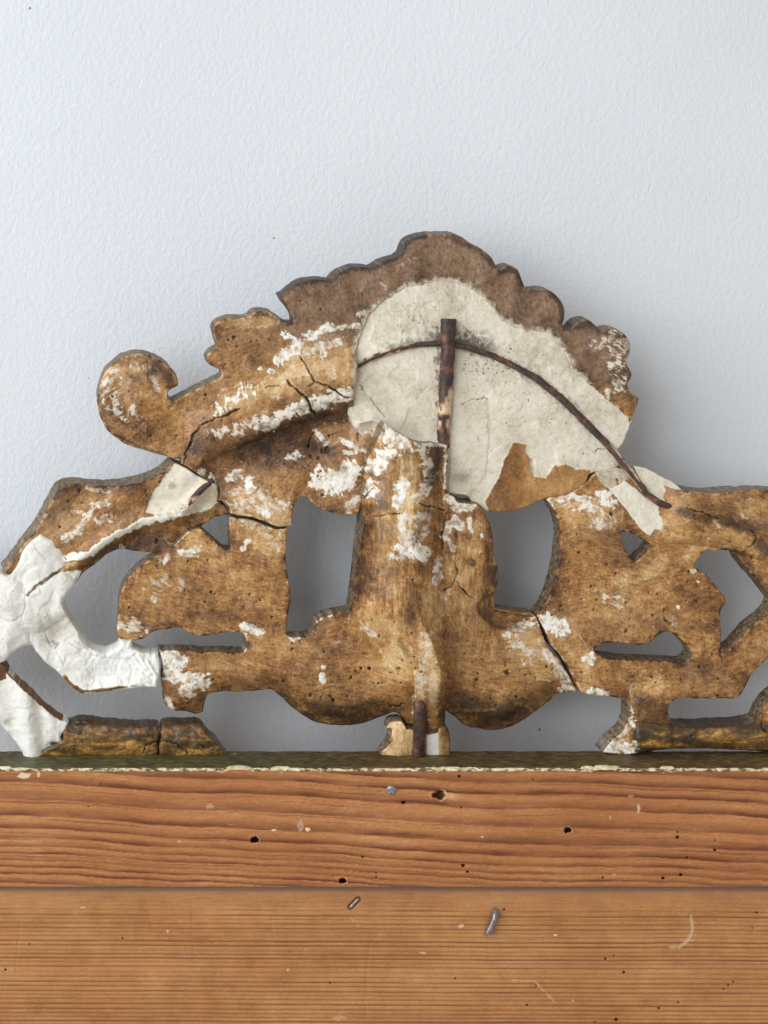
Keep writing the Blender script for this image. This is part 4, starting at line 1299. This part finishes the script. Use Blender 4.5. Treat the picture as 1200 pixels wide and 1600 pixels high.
wh = np.interp([p[0] for p in WIRE], [556, 600, 690, 800, 950, 985, 1052], [-3, -1, .5, 0, 2, 7, 5])
o = rod('iron_wire', [(a, b, c) for (a, b), c in zip(WIRE, wh)], [4.6] * 9 + [5.6] * 7 + [5.2] * 4, M_rust, mirror, patches=((.02, .1), (.82, .86)), seed=1)
o['label'] = 'long curved rusty wire bridging the crest'
o = rod('iron_rod', [(701, 498, 10), (699, 560, 10), (696, 620, 8), (693, 660, 7), (692, 700, 4)], [11, 10.5, 10, 9, 9], M_rust, mirror, patches=((.6, .8),), seed=2, square=.16)
o['label'] = 'upright iron rod with flaking buff paint'
o = rod('iron_rod', [(656, 1092, 40), (656, 1110, 41), (655, 1140, 25), (654, 1192, 4)], 10, M_rust, mirror, seed=3)
o['label'] = 'short rust-red rod at the foot of the rib'
o = rod('iron_wire', [(*Z3((1000, 148))[0], 2), (*Z3((950, 190))[0], 5), (*Z3((905, 235))[0], 5), (*Z3((860, 285))[0], 3), (*Z3((800, 312))[0], 0)], [4.5, 5, 5, 5, 4], M_rust, mirror, patches=((.45, 1.1),), seed=5)
o['label'] = 'stub of rusty wire in a plaster groove'

# ------------------------------------------------------------------ pine rail and board
FRONT = 64.0


def rings_rail(u, v):
    wv_ = 9 * fbm(u, v * 1.5, 330, 171, 2) + 2.2 * fbm(u, v * 2, 60, 172, 3)
    s = v - 1200 - .046 * u + 12 * np.exp(-((u - 150) / 260)**2) * 0 + wv_
    pos, x, rr = [], -95.0, random.Random(4)
    while x < 215:
        pos.append(x)
        step = 23 if x < 70 else (17 if x < 110 else 12)
        x += step * rr.uniform(.75, 1.25)
    pos = np.array(pos)
    i = np.clip(np.searchsorted(pos, s) - 1, 0, len(pos) - 2)
    f = (s - pos[i]) / (pos[i + 1] - pos[i])
    wdt = pos[i + 1] - pos[i]
    amp = np.array([rr.uniform(.6, 1.0) for _ in pos])[i]
    # latewood darkens slowly, then stops sharply
    r = amp * np.clip((f - .34) / .5, 0, 1)**1.1 * sstep(1.0, .95, f)
    r = r * (.72 + .75 * fbm(u / 9, v, 14, 173, 4, .6))
    sub = fbm(u / 60, s, 4.2, 174, 3, .6)
    r = np.maximum(r, .5 * sstep(.12, .5, sub))
    return r, wdt


HOLES_R = [(686, 1242, 8.5), (398, 1312, 5.5), (536, 1376, 5), (887, 1297, 5.2), (718, 1213, 2.5), (631, 1254, 3), (721, 1262, 1.4), (724, 1352, 2.8), (731, 1362, 2.4), (833, 1218, 1.5), (1059, 1300, 1.6), (1059, 1308, 3), (1117, 1313, 1.4), (1117, 1328, 2.2), (1074, 1340, 1.5), (1064, 1367, 2.6), (1036, 1372, 2.4), (942, 1371, 2), (567, 1339, 2), (588, 1364, 1.6), (588, 1370, 1.4), (158, 1225, 1.2), (139, 1260, 1.2)]
HOLES_B = [(788, 1421, 1.8), (946, 1498, 1.8), (960, 1493, 1.4), (975, 1519, 2.6), (838, 1540, 1.6), (712, 1529, 1.5), (1146, 1534, 1.5), (1138, 1539, 1.3), (1131, 1545, 1.3), (1030, 1575, 2), (1060, 1566, 1.2), (824, 1570, 1.6), (963, 1593, 2.4), (930, 1597, 1.6), (192, 1466, 1.6), (47, 1475, 1.3), (9, 1515, 1.6), (516, 1536, 1.6), (1183, 1426, 1.6), (1176, 1450, 1.3)]


def common_holes(u, v, holes, h, st, ge):
    for x, y, r in [(x_, y_, r_ * (.95 if r_ > 4 else .75)) for x_, y_, r_ in holes]:
        m = (np.abs(u - x) < r * 2.5 + 3) & (np.abs(v - y) < r * 2.5 + 3)
        if not m.any():
            continue
        d = np.hypot((u[m] - x) * .85, (v[m] - y) * 1.15) + .55 * r * fbm(u[m], v[m], 7, 181, 3)
        k = 1 - sstep(r * .6, r * 1.02 + .5, d)
        h[m] -= min(24, 5 * r) * k
        st[m] = np.maximum(st[m], .9 * k if r < 4 else .55 * k)
        if r > 4.5:
            h[m] += 1.0 * np.exp(-((d - r * 1.3) / 2)**2)
            ge[m] = np.maximum(ge[m], .5 * np.exp(-((d - r * 1.25) / 1.6)**2) * (u[m] > x - 2))


def rail_field(u, v, d):
    r, wdt = rings_rail(u, v)
    h = FRONT + .25 * r + .5 * fbm(u / 12, v, 14, 174, 3) + 1.2 * fbm(u, v, 220, 175, 2)
    st = np.zeros_like(u)
    ge = np.zeros_like(u)
    tone = .06 * fbm(u / 3, v, 60, 176, 3) + .05
    common_holes(u, v, HOLES_R, h, st, ge)
    # torn wood by the big hole, plaster smears under the gilded edge, pale scratches along the grain
    k = np.exp(-(((u - 702) / 14)**2 + ((v - 1240) / 8)**2))
    tone = tone + .38 * k
    ed = sstep(13, 3, v - 1200) * sstep(.1, .4, fbm(u, v * 2, 26, 177, 4, .6))
    ge = np.maximum(ge, .75 * ed)
    sc_ = fbm(u / 16, v, 2.6, 178, 2)
    ge = np.maximum(ge, .5 * sstep(.56, .66, sc_) * sstep(-.05, .25, fbm(u, v, 50, 179, 2)))
    for x, y, a, b, s in ((328, 1260, 10, 5, .42), (470, 1290, 7, 11, .42), (480, 1296, 4, 3, .9), (428, 1297, 4, 2, .8), (150, 1240, 4, 3, .2), (998, 1263, 3, 9, .55), (953, 1278, 3, 6, .4), (985, 1244, 8, 3, .4), (280, 1315, 3, 2, .6), (540, 1265, 22, 8, .32), (730, 1284, 10, 6, .3), (753, 1308, 3, 2, .6), (960, 1367, 4, 3, .4), (38, 1212, 12, 5, .7), (60, 1210, 3, 7, .6)):
        ge = np.maximum(ge, s * sstep(1.3, .6, np.hypot((u - x) / a, (v - y) / b) + .6 * fbm(u, v, 7, 180, 3)))
    grey = .75 * np.exp(-((v - 1387) / 3.0)**2)
    grey = np.maximum(grey, .5 * sstep(.35, .6, fbm(u / 5, v, 10, 182, 3)) * np.exp(-((v - 1318) / 10)**2) * (u > 600) * (u < 760))
    return h, dict(tone=tone, gesso=ge, stain=st, gilt=np.clip(r * .95, 0, 1), grey=grey)


def board_field(u, v, d):
    s = v - .004 * u + 1.6 * fbm(u, v, 260, 191, 2) + .35 * fbm(u, v, 30, 192, 2)
    rr = random.Random(9)
    pos, x = [], 1380.0
    while x < 1760:
        pos.append(x)
        x += rr.uniform(5.6, 8.6)
    pos = np.array(pos)
    i = np.clip(np.searchsorted(pos, s) - 1, 0, len(pos) - 2)
    amp = np.array([rr.uniform(.4, 1.0) for _ in pos])
    dn = s - pos[i]
    r = np.maximum(amp[i] * np.exp(-(dn / .8)**2), amp[i + 1] * np.exp(-(((pos[i + 1] - s)) / 1.5)**2))
    r = r * (.95 + .5 * fbm(u / 8, v, 14, 193, 3)) * sstep(1396, 1440, v + 20 * fbm(u, v, 80, 199, 2))
    h = FRONT - 3.5 - .5 * r + .6 * fbm(u / 14, v, 12, 194, 3) + 1.5 * fbm(u, v, 260, 195, 2)
    st = np.zeros_like(u)
    ge = np.zeros_like(u)
    common_holes(u, v, HOLES_B, h, st, ge)
    tone = .10 * fbm(u / 4, v, 40, 196, 3) - .05 + .12 * fbm(u, v, 30, 204, 3)
    for x, y, a, b, s_ in ((130, 1418, 5, 3, .5), (262, 1455, 3, 3, .6), (395, 1397, 10, 3, .3), (720, 1447, 6, 4, .55), (868, 1461, 3, 2, .8), (660, 1489, 6, 2.5, .5), (628, 1448, 6, 4, .3), (870, 1430, 6, 5, .3), (450, 1515, 3, 2, .6), (530, 1590, 16, 4, .4), (895, 1563, 3, 3, .5), (75, 1500, 10, 3, .2)):
        ge = np.maximum(ge, s_ * sstep(1.3, .6, np.hypot((u - x) / a, (v - y) / b) + .6 * fbm(u, v, 7, 197, 3)))
    for p, wd, s_ in (([(1080, 1432), (1082, 1450), (1078, 1466), (1062, 1480), (1048, 1480)], 5, .34), ([(800, 1532), (835, 1533), (850, 1548), (868, 1566)], 3.5, .3), ([(985, 1498), (945, 1528)], 2, .2), ([(545, 1432), (560, 1446)], 3, .26)):
        dd = dist_line(u, v, p)
        ge = np.maximum(ge, (s_ + .12) * sstep(wd, wd * .3, dd + 3 * fbm(u, v, 8, 198, 3)))
    grey = np.clip(.85 * np.exp(-((v - 1389) / 4)**2) + .25 * sstep(1425, 1395, v), 0, 1)
    nl = dist_line(u, v, [(775, 1424), (763, 1459)])
    grey = np.maximum(grey, .55 * np.exp(-((nl - 3) / 5)**2))
    h = h - 1.5 * np.exp(-(nl / 5)**2)
    # old scratches across the grain, a groove left by a pulled nail
    for p, wd in (([(30, 1445), (29, 1470), (25, 1495), (24, 1525)], 1.3), ([(577, 1475), (573, 1515), (570, 1560), (571, 1600)], 1.2), ([(425, 1425), (423, 1455)], 1.4), ([(300, 1400), (302, 1500)], .8)):
        k = 1 - sstep(wd * .4, wd * 2, dist_line(u + 2 * fbm(u, v, 12, 200, 2), v, p))
        grey = np.maximum(grey, .32 * k * (.5 + fbm(u, v, 14, 205, 3)))
        h = h - .4 * k
    k = 1 - sstep(2.5, 5.5, dist_line(u, v, [(548, 1417), (560, 1405)]))
    h = h - 6 * k
    grey = np.maximum(grey, .5 * k)
    return h, dict(tone=tone, gesso=ge, stain=st, gilt=np.clip(r * .8, 0, .8), grey=grey)


def rect(x0, y0, x1, y1, step=6.0):
    n, m = int((x1 - x0) / step), int((y1 - y0) / step)
    a = [(x0 + (x1 - x0) * i / n, y0) for i in range(n)]
    b = [(x1, y0 + (y1 - y0) * i / m) for i in range(m)]
    c = [(x1 - (x1 - x0) * i / n, y1) for i in range(n)]
    e = [(x0, y1 - (y1 - y0) * i / m) for i in range(m)]
    return np.array(a + b + c + e)


def wavy(P, y, amp, seed):
    P = P.copy()
    m = np.abs(P[:, 1] - y) < 1
    P[m, 1] += amp * fbm(P[m, 0], P[m, 0] * 0, 40, seed, 4)
    return P


o_rail = sheet('top_rail', sp=1.3, loops= [wavy(rect(-120, 1201, 1320, 1387), 1387, 1.2, 5)], field=rail_field, mat=M_rail, parent=mirror, back=4, rnd=2.5, flare=0, jit=0, raw=True, seed=20)
o_rail['label'] = 'reddish pine rail with broad wavy grain'
o_board = sheet('backboard', sp=1.3, loops= [wavy(rect(-120, 1385, 1320, 1720), 1385, 1.2, 6)], field=board_field, mat=M_board, parent=mirror, back=4, rnd=2.0, flare=0, jit=0, raw=True, seed=21)
o_board['label'] = 'wide pine board with fine straight grain'


# gilded outer edge of the frame: a thin moulding seen from above
def gilded_edge():
    zt = 829.0            # px below the camera's axis
    xs = np.arange(-165, 1365, 2.0)
    prof = [(y, 0.0, 0) for y in np.linspace(-16, FRONT - 3, 34)] + [(FRONT - 1.2, .4, .4), (FRONT + .2, 1.2, .9), (FRONT + .8, 2.2, 1), (FRONT + .8, 3.4, 1), (FRONT + .2, 4.6, 1), (FRONT - 6, 5.2, 1), (-16, 5.2, 1)]
    P = np.array(prof)
    n, m = len(xs), len(P)
    X = np.repeat(xs[:, None], m, 1)
    Y = np.repeat(P[None, :, 0], n, 0)
    Zd = np.repeat(P[None, :, 1], n, 0)
    E = np.repeat(P[None, :, 2], n, 0)
    f = lambda sc_, sd, o=3: fbm(X.ravel(), (Y + Zd * 2).ravel(), sc_, sd, o, .6).reshape(n, m)
    chip = sstep(.05, .3, f(16, 210, 4)) * (E > .3)
    Zd = Zd - 1.1 * f(26, 211) * (E < .95) + 1.6 * chip * (E > .3) * (E < .95)
    Y = Y + 1.2 * f(9, 212) * (E > .3) - 2.2 * chip + 1.5 * (E > .3)
    tone = .3 + .5 * f(8, 213)
    ges_ = np.where(E > .35, .55 + .9 * f(14, 214, 4), 0)
    lump = np.zeros_like(X)
    for x, a, b in ((368, 17, 11), (432, 14, 6), (925, 22, 10), (900, 10, 7), (12, 10, 5), (1020, 12, 6), (690, 40, 3)):
        lump = np.maximum(lump, sstep(1.2, .7, np.hypot((X - x) / a, (Y + Zd - FRONT) / b) + .5 * f(9, 215)))
    ges_ = np.maximum(ges_, lump)
    Zd = Zd - 2.5 * lump
    Y = Y + 1.5 * lump
    # far (back) edge worn too
    ges_ = np.where((E == 0) & (Y < 8), np.maximum(ges_, .5 * sstep(.2, .5, f(12, 216))), ges_)
    stain = .55 * sstep(-.1, .4, f(40, 217, 4)) * (E < .3)
    gilt = np.where(E < .3, .75 + .3 * f(30, 218), .6)
    gray = sstep(620, 300, X) * .8
    co = np.stack([(X - 600) * S, -Y * S, Z0 - (zt + Zd) * S], -1).reshape(-1, 3)
    idx = np.arange(n * m).reshape(n, m)
    j2 = np.roll(idx, -1, 1)
    F = np.stack([idx[:-1], idx[1:], j2[1:], j2[:-1]], -1).reshape(-1, 4).tolist()
    F.append(idx[0].tolist())
    F.append(idx[-1][::-1].tolist())
    return make_obj('gilded_edge', co, F, M_edge, o_rail, dict(tone=tone.ravel(), gesso=np.clip(ges_, 0, 1).ravel(), stain=np.clip(stain, 0, 1).ravel(), gilt=np.clip(gilt, 0, 1).ravel(), grey=gray.ravel()))


def edge_mat():
    k = NT('worn_green_gilding')
    co = k.coord()
    fine = k.noise(1500, 5, .65, co)
    mid = k.noise(260, 6, .62, k.mapping(co, (.5, 1, 1)))
    t = k.math('ADD', k.math('MULTIPLY', mid, .8), k.math('MULTIPLY', fine, .25))
    a = k.ramp(t, [(.3, lin(48, 38, 22)), (.48, lin(82, 66, 36)), (.6, lin(110, 88, 48)), (.78, lin(160, 126, 70))])
    b = k.ramp(t, [(.3, lin(50, 48, 28)), (.48, lin(74, 72, 42)), (.6, lin(90, 92, 56)), (.78, lin(140, 120, 76))])
    c = k.mix(k.attr('grey'), a, b)
    st = k.math('MULTIPLY', k.math('ADD', k.attr('stain'), k.math('SUBTRACT', fine, .55)), .9, clamp=True)
    c = k.mix(st, c, lin(46, 36, 24))
    g = k.math('ADD', k.attr('gesso'), k.math('MULTIPLY', k.math('SUBTRACT', fine, .5), .8))
    g = k.math('MULTIPLY', k.math('SUBTRACT', g, .38), 4, clamp=True)
    wc = k.ramp(k.math('ADD', mid, k.math('MULTIPLY', k.attr('tone'), .3)), [(.3, lin(168, 138, 86)), (.5, lin(206, 184, 138)), (.75, lin(228, 218, 196))])
    c = k.mix(g, c, wc)
    k.link(c, k.bsdf.inputs['Base Color'])
    k.bsdf.inputs['Roughness'].default_value = .6
    k.link(k.bump(t, .6, .0005), k.bsdf.inputs['Normal'])
    return k.m


M_edge = edge_mat()
gilded_edge()


# nails
def nail_head(u, v, r, parent):
    zz, V, F = 20, [], []
    rings = [(0, 2.2), (.45, 2.4), (.8, 1.6), (1.0, .4), (1.02, -3)]
    c = unproj(np.array([u]), np.array([v]), np.array([FRONT + 1.2]))[0]
    V.append((c[0], c[1] - rings[0][1] * S, c[2]))
    for rr, hh in rings[1:]:
        for j in range(zz):
            a = 2 * math.pi * j / zz
            q = r * rr * (1 + .07 * math.sin(3 * a + 1) + .04 * math.sin(7 * a))
            V.append((c[0] + q * math.cos(a) * S, c[1] - (hh + .5 * math.sin(5 * a) * (rr > .3)) * S, c[2] + q * math.sin(a) * S))
    for j in range(zz):
        F.append((0, 1 + (j + 1) % zz, 1 + j))
        for q in range(len(rings) - 2):
            a, b = 1 + q * zz + j, 1 + q * zz + (j + 1) % zz
            F.append((a, b, b + zz, a + zz))
    return make_obj('nail', V, F, M_steel, parent)


n1 = nail_head(612, 1234.5, 7.5, o_rail)
n1['label'] = 'round grey nail head'
n2 = rod('nail', [(774, 1424, FRONT + 1), (775, 1429, FRONT + 6), (772, 1440, FRONT + 8), (767, 1450, FRONT + 7), (763, 1459, FRONT + 5)], [4.2, 5, 4.8, 4.6, 5.4], M_steel, o_board, seed=7)
n2['label'] = 'bent grey nail lying along the board'
n3 = rod('nail', [(547, 1418, FRONT - 6), (553, 1412, FRONT - 5), (560, 1405, FRONT - 6)], [2.4, 2.6, 2.6], M_steel, o_board, seed=8)
n3['label'] = 'nail stub sunk in a groove'
